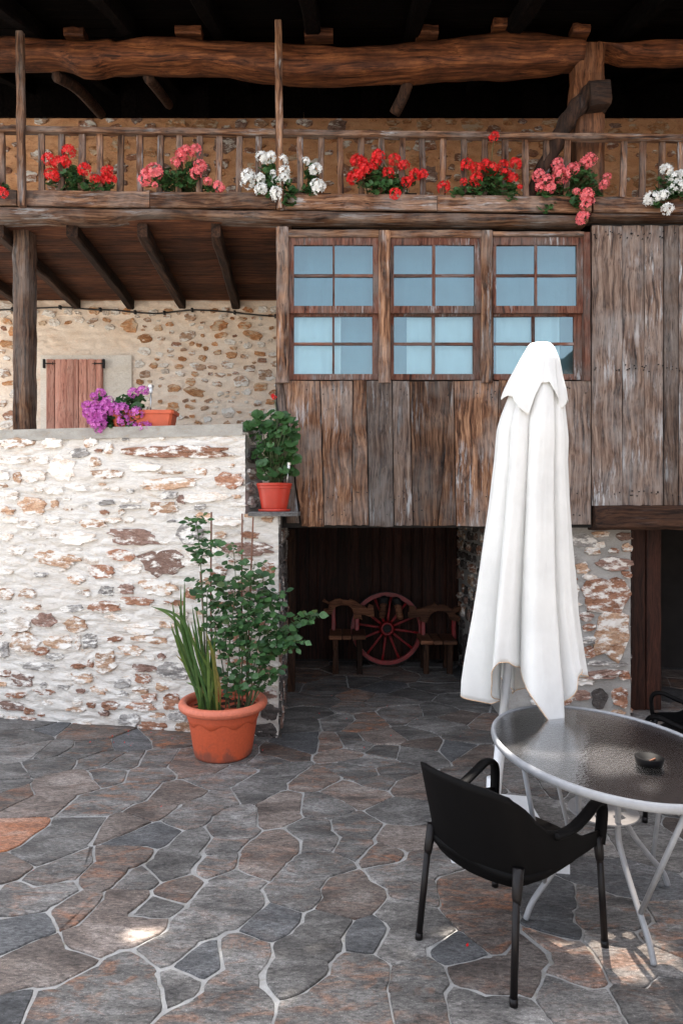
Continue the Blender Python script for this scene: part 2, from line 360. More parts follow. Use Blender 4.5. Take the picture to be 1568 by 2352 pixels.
M['iron'] = plain('black_iron', (0.012, 0.012, 0.013), 0.65, 0.25)
M['cable'] = plain('black_cable', (0.015, 0.013, 0.012), 0.6)
M['wheel_red'] = plain('red_wheel_paint', (0.22, 0.008, 0.010), 0.45, 0.45, nscale=25, namt=0.35, bstr=0.15)
M['steel'] = plain('brushed_steel', (0.6, 0.6, 0.6), 0.3, 0.5, 0.9)
M['lens'] = plain('clear_lens', (0.75, 0.78, 0.8), 0.2, 0.5)
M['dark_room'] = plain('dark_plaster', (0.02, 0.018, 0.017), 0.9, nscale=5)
M['slab'] = stone('slate_slab', ((0.09, 0.085, 0.085), (0.17, 0.165, 0.16), (0.26, 0.25, 0.24)), 0.0)
def big_pot_mat():
    m, n, l, b = nt('weathered_terracotta')
    tc, oi, base, v = coords(n, l, rnd=0.0)
    a = noi(n, l, base, 9, 7, 0.65, 0.4); f = noi(n, l, base, 60, 4, 0.6)
    sx = N(n, 'ShaderNodeSeparateXYZ'); l.new(tc.outputs['Object'], sx.inputs[0])
    low = mapr(n, l, sx.outputs['Z'], 0.0, 0.2, 0.42, 0.0)      # splashed dirt round the foot of the pot
    sm = N(n, 'ShaderNodeMath', operation='ADD'); l.new(a, sm.inputs[0]); l.new(low, sm.inputs[1])
    c = mix(n, l, (0.50, 0.085, 0.03), mapr(n, l, f, 0.3, 0.7, 0.88, 1.1), 1.0, 'MULTIPLY')
    c = mix(n, l, c, (0.17, 0.06, 0.04), mapr(n, l, sm.outputs[0], 0.68, 0.86, 0, 0.75))
    l.new(c, b.inputs['Base Color']); b.inputs['Roughness'].default_value = 0.55
    l.new(bump(n, l, f, 0.15, 0.003), b.inputs['Normal']); return m
M['big_pot'] = big_pot_mat()
def cloth_mat(name, col, trans=0.25):
    m, n, l, b = nt(name)
    tc, oi, base, v = coords(n, l)
    a = noi(n, l, base, 4, 5, 0.6); w = noi(n, l, base, 400, 2, 0.5)
    c = mix(n, l, col, mapr(n, l, a, 0.3, 0.7, 0.90, 1.03), 1.0, 'MULTIPLY')
    l.new(c, b.inputs['Base Color']); b.inputs['Roughness'].default_value = 0.9; b.inputs['Specular IOR Level'].default_value = 0.15
    mw = N(n, 'ShaderNodeMapping'); mw.inputs['Scale'].default_value = (14, 14, 4); l.new(base, mw.inputs[0]); cre = noi(n, l, mw.outputs[0], 1.0, 5, 0.6, 0.8)
    nb = bump(n, l, a, 0.3, 0.03); nb = bump(n, l, cre, 0.35, 0.02, nb); l.new(bump(n, l, w, 0.15, 0.001, nb), b.inputs['Normal'])
    tr = N(n, 'ShaderNodeBsdfTranslucent'); l.new(c, tr.inputs['Color'])
    ms = N(n, 'ShaderNodeMixShader'); ms.inputs[0].default_value = trans
    l.new(b.outputs[0], ms.inputs[1]); l.new(tr.outputs[0], ms.inputs[2]); l.new(ms.outputs[0], n['Material Output'].inputs[0])
    return m
M['canvas'] = cloth_mat('white_canvas', (0.82, 0.82, 0.80))
M['hem'] = plain('rust_stained_hem', (0.55, 0.38, 0.25), 0.9, 0.2, nscale=30, namt=0.4)
M['curtain'] = cloth_mat('white_curtain', (0.86, 0.88, 0.88), 0.3)
M['sky_tone'] = cloth_mat('sky_tone_cloth', (0.18, 0.275, 0.315), 0.2)  # sheet behind the panes, coloured with the blue of the sky's reflection
def glass_mat(name, tint, refl, rough, bscale=0, bstr=0.0, gcol=(0.95, 0.97, 1)):
    m, n, l, b = nt(name); n.remove(b)
    tp = N(n, 'ShaderNodeBsdfTransparent'); tp.inputs[0].default_value = (*tint, 1)
    gl = N(n, 'ShaderNodeBsdfGlossy'); gl.inputs['Roughness'].default_value = rough; gl.inputs['Color'].default_value = (*gcol, 1)
    lw = N(n, 'ShaderNodeFresnel'); lw.inputs['IOR'].default_value = 1.5
    sc = N(n, 'ShaderNodeMath', operation='MULTIPLY', i_1=refl, use_clamp=True); l.new(lw.outputs[0], sc.inputs[0])
    if bscale:
        tc = n.new('ShaderNodeTexCoord'); a = noi(n, l, tc.outputs['Object'], bscale, 3, 0.5); nb = bump(n, l, a, bstr, 0.004)
        l.new(nb, gl.inputs['Normal']); l.new(nb, lw.inputs['Normal'])
    ms = N(n, 'ShaderNodeMixShader'); l.new(sc.outputs[0], ms.inputs[0]); l.new(tp.outputs[0], ms.inputs[1]); l.new(gl.outputs[0], ms.inputs[2])
    l.new(ms.outputs[0], n['Material Output'].inputs[0]); return m
M['pane'] = glass_mat('window_glass', (0.83, 0.93, 0.95), 1.9, 0.02, 3.0, 0.16, (0.76, 0.91, 0.98))  # the reflected sky's blue is tinted into the glass
M['table_glass'] = glass_mat('hammered_table_glass', (0.62, 0.59, 0.57), 2.2, 0.14, 60, 0.35)

# ------------------------------------------------------------------ ground and flagstones
def R7(x, y): return G(x * .5495, 1602.4 + .5495 * y)
def R8(x, y): return G(775.4 + .5054 * x, 1602.4 + .5054 * y)
S7 = [([(60,110),(160,105)],'g'),([(225,130)],'d'),([(320,130),(420,150)],'r'),([(60,160),(120,165)],'g'),([(220,220)],'g'),([(60,240),(130,220)],'g'),
 ([(150,290),(240,270)],'g'),([(330,230),(400,200)],'g'),([(540,180)],'d'),([(410,260)],'g'),([(520,275)],'g'),([(690,150),(720,160)],'r'),([(650,270),(620,310)],'g'),
 ([(780,270),(860,290)],'r'),([(60,310)],'g'),([(50,410)],'r'),([(230,370),(320,350),(170,440)],'r'),([(450,320)],'g'),([(470,430),(400,450),(560,400)],'g'),([(60,570)],'o'),
 ([(220,590),(330,540),(180,650)],'g'),([(710,410),(640,470),(780,400)],'r'),([(900,350),(980,320)],'g'),([(860,450),(930,420),(780,500)],'g'),([(590,575),(650,570)],'d'),
 ([(520,535)],'r'),([(960,560),(1000,500),(930,610)],'g'),([(750,670),(820,600),(690,720)],'g'),([(1180,450),(1150,490)],'r'),([(1310,340)],'r'),([(1090,350),(1180,310),(1040,400)],'g'),
 ([(1340,450)],'g'),([(1110,640),(1180,600),(1060,700)],'r'),([(1290,560),(1340,600)],'g'),([(1490,550),(1480,620)],'g'),([(1460,390),(1500,400)],'r'),([(1480,290),(1540,320)],'g'),
 ([(30,720)],'r'),([(260,720),(210,740)],'g'),([(140,850),(60,830),(200,820)],'g'),([(440,740),(330,880),(520,670)],'r'),([(590,760)],'g'),([(740,800)],'r'),([(60,980),(100,960)],'d'),
 ([(450,900),(400,1000),(530,850),(600,960)],'r'),([(650,880)],'g'),([(900,830),(800,950),(980,760),(700,1040),(1000,880)],'g'),([(1280,750),(1240,820),(1350,700)],'g'),([(1140,930)],'d'),
 ([(150,1090),(60,1160),(250,1130)],'r'),([(330,1220),(520,1150),(200,1290),(600,1250),(450,1300)],'g'),([(850,1110)],'d'),([(940,1200),(1000,1080),(860,1300),(800,1340),(980,1300)],'g'),
 ([(745,1210)],'g'),([(1280,1050),(1250,1150),(1380,950),(1330,1000)],'g'),([(1440,790),(1500,830),(1440,870)],'r'),([(1530,990)],'d'),([(1400,1250),(1500,1150),(1330,1320),(1500,1300)],'g'),
 ([(30,1310)],'d'),([(1240,110),(1300,60)],'g'),([(1270,190)],'d'),([(1390,190)],'r'),([(1430,100)],'g'),([(1500,200)],'g'),([(1120,260)],'g'),([(1170,235)],'r'),([(925,700)],'g')]
S8 = [([(230,340),(170,370)],'g'),([(290,520)],'g'),([(350,400)],'r'),([(270,640),(340,650)],'r'),([(200,710)],'r'),([(320,790),(400,740),(350,880),(270,800)],'g'),
 ([(330,1020),(400,1050),(280,1120),(300,980)],'g'),([(550,1150)],'d'),([(620,1000),(560,880),(680,950),(700,1080)],'r'),([(700,1280),(800,1250),(620,1250),(870,1150)],'r'),([(600,1400),(750,1420)],'g'),
 ([(960,970),(1020,900),(980,1040)],'d'),([(1020,1150),(1080,1250),(960,1110)],'r'),([(1180,1000),(1150,920),(1300,980)],'g'),([(1300,1150),(1350,1250),(1250,1100),(1450,1200)],'g'),
 ([(1250,830),(1150,800),(1400,850)],'d'),([(1500,1100),(1540,1000)],'g'),([(1050,1350),(1150,1400)],'g'),([(1400,1400),(1520,1350)],'g'),([(400,1400),(380,1280)],'g'),
 ([(150,100),(100,120)],'r'),([(60,200)],'g'),([(180,190),(260,180)],'r'),([(200,240)],'g'),([(90,300),(150,290)],'g'),([(330,170)],'g'),([(380,210)],'r'),([(480,130),(420,120)],'g'),
 ([(310,60),(260,90)],'g'),([(550,90)],'r'),([(600,180)],'g'),([(560,230)],'d'),([(640,250)],'r'),([(450,60)],'g'),([(40,260)],'r'),([(350,250)],'g'),([(800,330),(860,380)],'g'),([(960,380)],'g'),([(1000,640),(1080,650)],'g')]
stones = [([R7(*p).xy for p in ps], t) for ps, t in S7] + [([R8(*p).xy for p in ps], t) for ps, t in S8]
seeds = [(q, i) for i, (ps, t) in enumerate(stones) for q in ps]
YB0, YB1 = 1.55, 8.0
def half_w(y): return 0.56 * y + 0.75
fill = []
tries = 0
while tries < 9000:
    tries += 1
    y = R.uniform(YB0 - .4, YB1 + .4); x = R.uniform(-half_w(y) - .4, half_w(y) + .4); q = Vector((x, y))
    md = R.uniform(0.28, 0.46)
    if all((q - s).length_squared > md * md for s, _ in seeds):
        i = len(stones); ang = R.uniform(0, 3.14); e = R.uniform(0.0, 0.16); dv = Vector((math.cos(ang), math.sin(ang))) * e
        ps = [q + dv, q - dv] if e > 0.04 else [q]
        stones.append((ps, R.choices('grd', (5, 4.2, .7))[0])); seeds += [(s, i) for s in ps]
def clip(poly, a, b):                                # keep the side of the a-b bisector nearer to a
    m = (a + b) / 2; d = b - a; out = []
    for i in range(len(poly)):
        p, q = poly[i], poly[(i+1) % len(poly)]
        sp, sq = (p - m).dot(d), (q - m).dot(d)
        if sp <= 0: out.append(p)
        if (sp < 0 < sq) or (sq < 0 < sp): out.append(p + (q - p) * (sp / (sp - sq)))
    return out
cells = {}
for k, (s, i) in enumerate(seeds):
    near = sorted(((o - s).length_squared, j) for j, (o, _) in enumerate(seeds) if j != k)[:26]
    poly = [s + Vector(d) for d in ((-.8,-.8),(.8,-.8),(.8,.8),(-.8,.8))]
    for _, j in near: poly = clip(poly, s, seeds[j][0])
    cells.setdefault(i, []).append(poly)
def merge(polys):
    if len(polys) == 1: return polys[0]
    K = lambda p: (round(p.x * 4000), round(p.y * 4000)); ed = {}; pt = {}
    for poly in polys:
        ks = []
        for p in poly:
            k = K(p)
            for dx in (-1, 0, 1):
                for dy in (-1, 0, 1):
                    if (k[0]+dx, k[1]+dy) in pt: k = (k[0]+dx, k[1]+dy); break
                else: continue
                break
            pt.setdefault(k, p)
            if not ks or ks[-1] != k: ks.append(k)
        if len(ks) > 1 and ks[0] == ks[-1]: ks.pop()
        for a, b in zip(ks, ks[1:] + ks[:1]):
            if (b, a) in ed: del ed[(b, a)]
            else: ed[(a, b)] = 1
    nxt = {a: b for a, b in ed}
    if not nxt: return max(polys, key=len)
    best = []
    while nxt:
        a0 = next(iter(nxt)); loop = []; a = a0
        while a in nxt: loop.append(a); a = nxt.pop(a)
        if len(loop) > len(best): best = loop
    return [pt[k] for k in best]
def warp(p):
    w = Vector((noise.noise((p.x*2.3, p.y*2.3, 3)), noise.noise((p.x*2.3, p.y*2.3, 13)))) * 0.006
    w += Vector((noise.noise((p.x*8, p.y*8, 5)), noise.noise((p.x*8, p.y*8, 15)))) * 0.007 + Vector((noise.noise((p.x*26, p.y*26, 25)), noise.noise((p.x*26, p.y*26, 35)))) * 0.006
    return p + w
def flag_mesh(poly, gap, h):
    pts = []; corners = [warp(v_) for v_ in poly]
    for a, b in zip(poly, poly[1:] + poly[:1]):
        n_ = max(1, int((b - a).length / 0.026))
        for k in range(n_): pts.append(warp(a.lerp(b, k / n_)))
    n_ = len(pts)
    if n_ < 4: return None
    ar = sum(pts[i].x*pts[(i+1)%n_].y - pts[(i+1)%n_].x*pts[i].y for i in range(n_)) / 2
    if ar < 0: pts.reverse()
    if abs(ar) < 0.004: return None
    pts = [pts[i] * 0.96 + (pts[i-1] + pts[(i+1) % n_]) * 0.02 for i in range(n_)]
    def inset(ps, d):
        out = []
        for i in range(n_):
            t = (ps[(i+1) % n_] - ps[i-1]); 
            if t.length < 1e-6: out.append(ps[i]); continue
            t.normalize(); nn = Vector((-t.y, t.x))
            out.append(ps[i] + nn * d)
        return out
    g = [gap * (1 + 1.0 * noise.noise((p.x*5, p.y*5, 40)) + 0.8 * max(math.exp(-((p - v_).length / .018) ** 2) for v_ in corners)) for p in pts]
    o1 = [a + (b - a) * (gg / gap) for a, b, gg in zip(pts, inset(pts, gap), g)]
    o2 = inset(o1, 0.003)
    c = sum(pts, Vector((0, 0))) / n_; tx, ty = R.uniform(-.012, .012), R.uniform(-.012, .012)
    zt = lambda p, z: z + (p.x-c.x)*tx + (p.y-c.y)*ty
    vs = [(p.x, p.y, -0.02) for p in o1] + [(p.x, p.y, zt(p, h - 0.004)) for p in o1] + [(p.x, p.y, zt(p, h)) for p in o2]
    fs = [(r*n_+i, r*n_+(i+1)%n_, (r+1)*n_+(i+1)%n_, (r+1)*n_+i) for r in range(2) for i in range(n_)] + [tuple(2*n_+i for i in range(n_))]
    return vs, fs, abs(ar), c
ground = mk('ground', *(lambda s: ([(-s,-s,-.005),(s,-s,-.005),(s,s,-.005),(-s,s,-.005)], [(0,1,2,3)]))(60), M['joint']); tag(ground, kind='structure')
ground['label'] = 'courtyard paved with irregular slate flagstones in pale mortar'
allf = []
for i, (ps, t) in enumerate(stones):
    if i not in cells: continue
    poly = merge(cells[i])
    r = flag_mesh(poly, R.uniform(0.003, 0.008), R.uniform(0.0, 0.006))
    if r:
        c = r[3]
        if YB0 < c.y < YB1 and abs(c.x) < half_w(c.y): 
            vis = c.y > 2.2 and abs(c.x) < 0.54 * c.y + .12
            allf.append(((r[2] / (c.y ** 2)) * (1 if vis else .01), r, t))
allf.sort(key=lambda a: -a[0])
rest = {}
for k, (_, r, t) in enumerate(allf):
    if k < 300: mk('flagstone', r[0], r[1], FL[t], ground)
    else: rest.setdefault('x', MB()).add(r[0], r[1])
if rest: tag(rest['x'].obj('outer_flagstones', FL['g'], ground), kind='stuff')

# ------------------------------------------------------------------ stones set in a wall face
def stone_piece(c, U, V, Nn, w, h, prot, mat, parent, rot=0.0, n=14, name='stone', sink=0.03):
    s0 = R.random() * 200; rings = [[], [], [], []]
    e = R.uniform(2.2, 3.6)
    for k in range(n):
        a = 2 * math.pi * (k + R.uniform(-.3, .3)) / n; ca, sa = math.cos(a), math.sin(a); jag = R.uniform(.90, 1.08)
        rr = jag * (abs(ca)**e + abs(sa)**e) ** (-1/e) * (1 + 0.30 * noise.noise((s0, ca*1.3, sa*1.3)) + 0.22 * noise.noise((s0, ca*3.4, sa*3.4)) + 0.16 * noise.noise((s0, ca*8, sa*8)))
        x, y = ca * rr * w / 2, sa * rr * h / 2
        x, y = x*math.cos(rot) - y*math.sin(rot), x*math.sin(rot) + y*math.cos(rot)
        for q, (f, z) in enumerate(((1.0, -sink), (1.0, prot * .7), (0.93, prot), (0.45, prot * 1.02))):
            zz = z + (0 if q == 0 else prot * 0.8 * noise.noise((s0 + q, ca * f * 2.5, sa * f * 2.5)))
            rings[q].append(c + U * (x * f) + V * (y * f) + Nn * zz)
    mb = MB().loft(rings, cap=False); mb.f.append(tuple(range(3*n, 4*n)))
    return mb.obj(name, mat, parent)
def mortar_skin(mb, O, U, V, Nn, wu, hv, nu, nv, amp, holes=None, seed=0.0, rubble=0.0):
    vs = []; fs = []
    for j in range(nv + 1):
        for i in range(nu + 1):
            u, v = wu * i / nu, hv * j / nv
            d = amp * (noise.noise((u*2.2+seed, v*4.5, 1)) + 0.8 * noise.noise((u*6+seed, v*17, 2)) + 0.45 * noise.noise((u*15+seed, v*38, 3)) + 0.25 * noise.noise((u*45+seed, v*60, 3)))
            if rubble:                               # rounded rubble showing through the whitewash
                wu_ = u + .05 * noise.noise((u*4, v*4, 7)); wv_ = v + .035 * noise.noise((u*5, v*5, 17))
                dd = noise.voronoi((wu_*4.2 + seed, wv_*13.0, 2.0))[0]; e_ = min(1.0, max(0.0, (dd[1] - dd[0]) * 2.6)); e_ = e_*e_*(3-2*e_)
                k_ = noise.noise((math.floor(wu_*2), math.floor(wv_*5), 3))
                d += rubble * (e_ - .6) * (1.0 + .8 * noise.noise((u*3, v*3, 33)))
            vs.append(O + U*u + V*v + Nn*d)
    for j in range(nv):
        for i in range(nu):
            a = j*(nu+1)+i; fs.append((a, a+1, a+nu+2, a+nu+1))
    mb.add(vs, fs)

# ------------------------------------------------------------------ terrace wall on the left
UZ = Vector((0, 0, 1))
A = Vector((-2.91, 5.57, 0)); B = Vector((-0.49, 5.09, 0))
WU = (B - A).normalized(); WN = Vector((WU.y, -WU.x, 0))
if WN.y > 0: WN = -WN
WBACK = -WN
WLEN = (B - A).length; U0 = -1.0                      # the wall runs on one metre past the frame
def onwall(px, py):
    d = Vector(((px - CX) / FP, 1, -(py - CY) / FP)); o = Vector((0, 0, H))
    t = (A - o).dot(WN) / d.dot(WN); p = o + d * t
    return (p - A).dot(WU), p.z
TOPZ = 2.455; U_UP = onwall(563, 1050)[0]; SHZ = 1.765
tw = thing('terrace_wall', ((A + B) / 2).to_tuple(), 'whitewashed rubble stone terrace wall behind the large terracotta pot', 'stone wall')
mb = MB()
mortar_skin(mb, A + WU*U0 + UZ*-.05, WU, UZ, WN, U_UP - U0, TOPZ - 0.085 + .05, 320, 250, 0.008, rubble=.013)
mortar_skin(mb, A + WU*U_UP + UZ*-.05, WU, UZ, WN, WLEN - U_UP, SHZ - .03 + .05, 50, 180, 0.008, seed=5, rubble=.013)
tag(mb.obj('mortar', M['whitewash'], tw, True), 'lumpy whitewashed mortar')
# body behind the face, with the dark return side and the niche
mb = MB()
p0 = A + WU*U0; p1 = A + WU*U_UP; p2 = B
def slabx(mb, a, b, dep, z0, z1, off=0.02):
    a1, b1 = a + WBACK*off, b + WBACK*off; a2, b2 = a + WBACK*dep, b + WBACK*dep
    vs = [(p.x, p.y, z) for z in (z0, z1) for p in (a1, b1, b2, a2)]
    mb.add(vs, [(0,3,2,1),(4,5,6,7),(0,1,5,4),(1,2,6,5),(2,3,7,6),(3,0,4,7)])
slabx(mb, p0, p1, .42, -.05, TOPZ - .085, .07); slabx(mb, p1 - WU*.03, p2 - WU*.16, .42, -.05, SHZ - .032, .07)
mb.obj('wall_core', M['grey_mortar'], tw)
mb = MB(); slabx(mb, p0, p1 - WU*.02, .44, TOPZ - .085, TOPZ, -.012)
cop = mb.obj('coping', M['cement'], tw); tag(cop, 'grey cement coping along the top')
mb = MB(); mortar_skin(mb, p0 + WN*.014 + UZ*(TOPZ-.09), WU, UZ, WN, U_UP - U0 - .015, .092, 90, 6, .006, seed=4); 
mb.obj('coping_face', M['cement'], tw, True)
# upper return face beside the niche
mb = MB(); mortar_skin(mb, p1 + WU*.004 + UZ*(SHZ-.02), WBACK, UZ, WU, .42, TOPZ - SHZ, 14, 24, .006, seed=7); mb.obj('niche_side', M['grey_mortar'], tw, True)
# side face of the corner running into the passage
SD = Vector((-.035, 1, 0)).normalized(); SN = Vector((1, .035, 0)).normalized()
mb = MB(); mortar_skin(mb, B + UZ*-.05, SD, UZ, SN, 1.3, SHZ + .02, 46, 80, .006, seed=17); mb.obj('corner_side', M['grey_mortar'], tw, True)
def r5(x, y): return x * .4395, 947.7 + .4395 * y
WS = [(90,160,180,60,'o'),(275,160,110,60,'w'),(475,150,75,60,'o'),(420,210,100,55,'g'),(500,260,60,50,'o'),(330,290,120,130,'w'),(75,250,180,40,'w'),(180,330,130,70,'w'),(95,340,40,60,'o'),
 (175,490,150,80,'o'),(290,475,40,50,'o'),(490,580,140,50,'o'),(690,650,250,90,'p'),(635,745,150,60,'r'),(300,765,240,75,'o'),(530,830,140,75,'r'),(400,870,90,50,'o'),(855,790,240,140,'p'),
 (665,920,80,60,'p'),(560,930,80,50,'g'),(455,945,35,40,'o'),(150,945,90,50,'o'),(30,945,80,60,'o'),(170,1015,110,36,'o'),(555,1015,160,60,'r'),(715,985,160,42,'r'),(380,1025,120,40,'g'),
 (240,1085,120,75,'p'),(100,1105,130,70,'w'),(400,1110,120,80,'o'),(740,1130,160,60,'w'),(620,1070,110,36,'w'),(135,1200,160,100,'o'),(315,1200,140,80,'o'),(220,1245,80,50,'r'),(412,1205,28,80,'o'),
 (475,1190,80,80,'g'),(20,1240,60,90,'g'),(600,1185,80,30,'r'),(780,1185,190,40,'o'),(690,1245,120,55,'o'),(845,1275,40,40,'p'),(555,1300,110,110,'o'),(290,1275,90,36,'g'),(200,1325,180,46,'g'),
 (415,1325,70,30,'r'),(475,1312,30,40,'r'),(755,1335,120,40,'p'),(750,1388,80,50,'r'),(120,1400,110,70,'p'),(430,1385,110,70,'o'),(230,1425,40,30,'g'),(905,1350,180,100,'g'),(850,1432,80,44,'o'),
 (640,1415,100,50,'g'),(735,1450,80,40,'o'),(30,1365,70,40,'r'),(240,1460,100,30,'r'),(425,1455,50,25,'p'),(520,1450,80,45,'o'),(90,1478,100,30,'r'),(640,1468,60,30,'g'),(780,1490,80,46,'r'),
 (60,1532,140,50,'p'),(580,1530,90,50,'r'),(480,1530,40,25,'r'),(735,1535,140,46,'r'),(900,1510,90,90,'r'),(395,1550,100,25,'o'),(545,1570,60,35,'p'),(155,1560,60,36,'r'),(680,1605,110,60,'g'),
 (800,1640,150,56,'r'),(820,1582,90,30,'o'),(935,1585,110,56,'g'),(965,1645,90,60,'o'),(830,915,180,80,'o'),(880,372,300,60,'o'),(1200,355,140,90,'r'),(850,500,150,70,'o'),(950,455,40,50,'p'),
 (1070,545,90,50,'o'),(1000,640,140,100,'g'),(1180,565,160,50,'w'),(1310,640,100,40,'r'),(1300,710,290,75,'p'),(1400,557,70,36,'o'),(1405,815,80,70,'r'),(1140,830,100,50,'r'),(1000,945,60,60,'r'),
 (870,992,40,20,'r'),(880,432,100,40,'g'),(570,320,160,50,'o'),(572,190,40,60,'o'),(400,390,110,40,'w'),(290,410,90,40,'w'),(680,492,120,25,'g'),(760,285,160,40,'w'),(900,312,130,22,'o'),
 (1060,445,240,50,'w'),(480,772,100,40,'w'),(690,815,100,56,'w'),(90,720,100,50,'w'),(150,585,110,40,'w'),(400,655,190,70,'w'),(250,640,90,40,'w'),(60,560,90,40,'w'),(40,650,70,40,'w'),
 (590,560,90,36,'w'),(60,430,110,60,'w'),(1020,730,80,70,'w'),(1130,700,60,60,'w'),(1250,930,160,60,'p'),(1380,960,90,80,'d'),(1180,1010,110,40,'r'),(1300,1080,150,60,'o'),(1150,1120,100,50,'p'),
 (1390,1120,90,60,'r'),(1230,1180,140,46,'r'),(1380,1250,110,60,'o'),(1150,1260,120,50,'o'),(1250,1310,120,40,'r'),(1100,1350,130,60,'w'),(1390,1350,100,60,'p'),(1200,1400,130,50,'o'),(1300,1430,100,50,'r'),
 (1400,1480,90,70,'p'),(1060,1430,90,50,'r'),(1410,1570,90,80,'d'),(1380,1660,120,70,'d'),(1440,1700,60,40,'d'),(990,780,90,40,'w'),(930,1060,110,50,'w'),(880,1110,80,36,'o'),(30,330,60,50,'w'),(25,160,50,40,'w'),(280,560,80,36,'w'),(560,470,90,30,'g'),(640,520,30,30,'o')]
def wallstone(x, y, w, h, t, prot=None):
    a, z = onwall(*r5(x, y)); a1, _ = onwall(*r5(x + w/2, y)); a0, _ = onwall(*r5(x - w/2, y)); _, zz = onwall(*r5(x, y - h/2)); _, z1 = onwall(*r5(x, y + h/2))
    if a1 > WLEN + .05: return
    stone_piece(A + WU*a + UZ*z, WU, UZ, WN, (a1 - a0) * .98, (zz - z1) * .96, prot or R.uniform(.010, .020), ST[t], tw, R.uniform(-.1, .1), n=24)
occ = []
for x, y, w, h, t in WS: wallstone(x, y, w, h, t); occ.append((x, y, w, h))
stone_piece(A + WU*onwall(*r5(945, 205))[0] + UZ*onwall(*r5(945, 205))[1], WU, UZ, WN, 1.0, .105, .03, ST['r'], tw, -.02, n=30, name='long_stone')
occ.append((945, 205, 690, 90))
tries = 0; cnt = 0
while tries < 4000 and cnt < 120:
    tries += 1; x, y = R.uniform(-160, 1440), R.uniform(130, 1660); w = R.uniform(30, 85); h = w * R.uniform(.3, .6)
    if x > 1250 and y < 530: continue
    if all(abs(x-a) > (w+c)/2 + 6 or abs(y-b) > (h+d)/2 + 5 for a, b, c, d in occ):
        occ.append((x, y, w, h)); cnt += 1
        wallstone(x, y, w, h, R.choices('wogr', (6, 2.5, 1.2, .8 + (y > 1350) * 2.5))[0], R.uniform(.007, .014))
# dark quoins of the corner
z = 0.0
while z < SHZ - .1:
    hh = R.uniform(.07, .17); d = 0.02
    while d < 1.2:
        ww = R.uniform(.09, .24)
        stone_piece(B + SD*(d + ww/2) + UZ*(z + hh/2), SD, UZ, SN, ww*.92, hh*.88, R.uniform(.006, .02), ST[R.choice('dddgp')], tw, R.uniform(-.12, .12), n=12)
        d += ww + .015
    z += hh + .012
z = SHZ + .03
while z < TOPZ - .12:
    hh = R.uniform(.08, .15); stone_piece(p1 + WBACK*.17 + WU*.006 + UZ*(z + hh/2), WBACK, UZ, WU, .3, hh*.9, .02, ST[R.choice('dgp')], tw, 0, n=14); z += hh + .01
# slate shelf slab in the niche
sa, sb = F(570, 1172, 5.03), F(684, 1176, 5.03)
mb = MB(); rings = []
for i in range(9):
    x = sa.x + (sb.x - sa.x) * i / 8; j = .006 * noise.noise((i*1.3, 4, 4)); y0 = 5.02 + .02 * noise.noise((i*.9, 1, 1))
    rings.append([Vector((x, y0, SHZ-.034+j)), Vector((x, y0-.004, SHZ-.008+j)), Vector((x, y0+.006, SHZ)), Vector((x, 5.385, SHZ)), Vector((x, 5.385, SHZ-.034))])
mb.loft(rings); mb.obj('shelf_slab', M['slab'], tw)

# ------------------------------------------------------------------ the farmhouse
FY, BY = 5.40, 7.40
house = thing('farmhouse', (0.4, 6.4, 0), 'old timber and stone farmhouse with flower balcony, glazed gallery and open passage', 'house')
NF = Vector((0, -1, 0)); UX = Vector((1, 0, 0))
# stone back wall of the terrace and of the balcony
mb = MB(); mortar_skin(mb, Vector((-4.8, BY, 1.68)), UX, UZ, NF, 4.45, 2.46, 200, 130, .006, seed=30, rubble=.012); mb.box((-4.8, BY+.03, 1.75), (-.35, BY+.4, 4.14))
bw = mb.obj('terrace_back_wall', M['cream_mortar'], house, True); tag(bw, 'cream lime-pointed stone wall behind the terrace')
def back_stones(parent, x0, x1, z0, z1, n, types, smin, smax, avoid=()):
    oc = []; t = 0
    while t < 6000 and len(oc) < n:
        t += 1; x, z = R.uniform(x0, x1), R.uniform(z0, z1); w = R.uniform(smin, smax) * R.choice((.6, 1, 1)); h = w * R.uniform(.4, .8)
        if any(a < x < b and c < z < d for a, b, c, d in avoid): continue
        if all(abs(x-a) > (w+c)/2 + .012 or abs(z-b) > (h+d)/2 + .012 for a, b, c, d in oc):
            oc.append((x, z, w, h)); stone_piece(Vector((x, BY, z)), UX, UZ, NF, w, h, R.uniform(.008, .018), ST[R.choices(*types)[0]], parent, R.uniform(-.3, .3), n=16)
sh0, sh1 = F(106, 823, BY), F(296, 1000, BY)
back_stones(bw, -3.85, -.72, 2.3, 4.05, 290, ('howr', (6, 6, 3, .8)), .07, .24, [(sh0.x - .25, sh1.x + .1, 1.4, sh0.z + .35)])
mb = MB(); mortar_skin(mb, Vector((-4.8, BY, 4.3)), UX, UZ, NF, 9.6, 1.95, 260, 70, .006, seed=60, rubble=.014); mb.box((-4.8, BY+.03, 4.16), (4.8, BY+.4, 7.6))
uw = mb.obj('balcony_back_wall', M['ochre_mortar'], house, True); tag(uw, 'ochre stone wall behind the balcony railing')
back_stones(uw, -4.0, 4.0, 5.15, 6.2, 230, ('hrpo', (4, 4, 2, 1)), .10, .30)
x = -4.6
while x < 4.6:                                       # dark boards closing the wall above the stonework
    w = R.uniform(.16, .28); timber('upper_wall_board', (x + w/2, BY - .045, 6.19), (x + w/2, BY - .045, 7.3), w*1.01, .03, M['soot_y'], house, seg=5); x += w
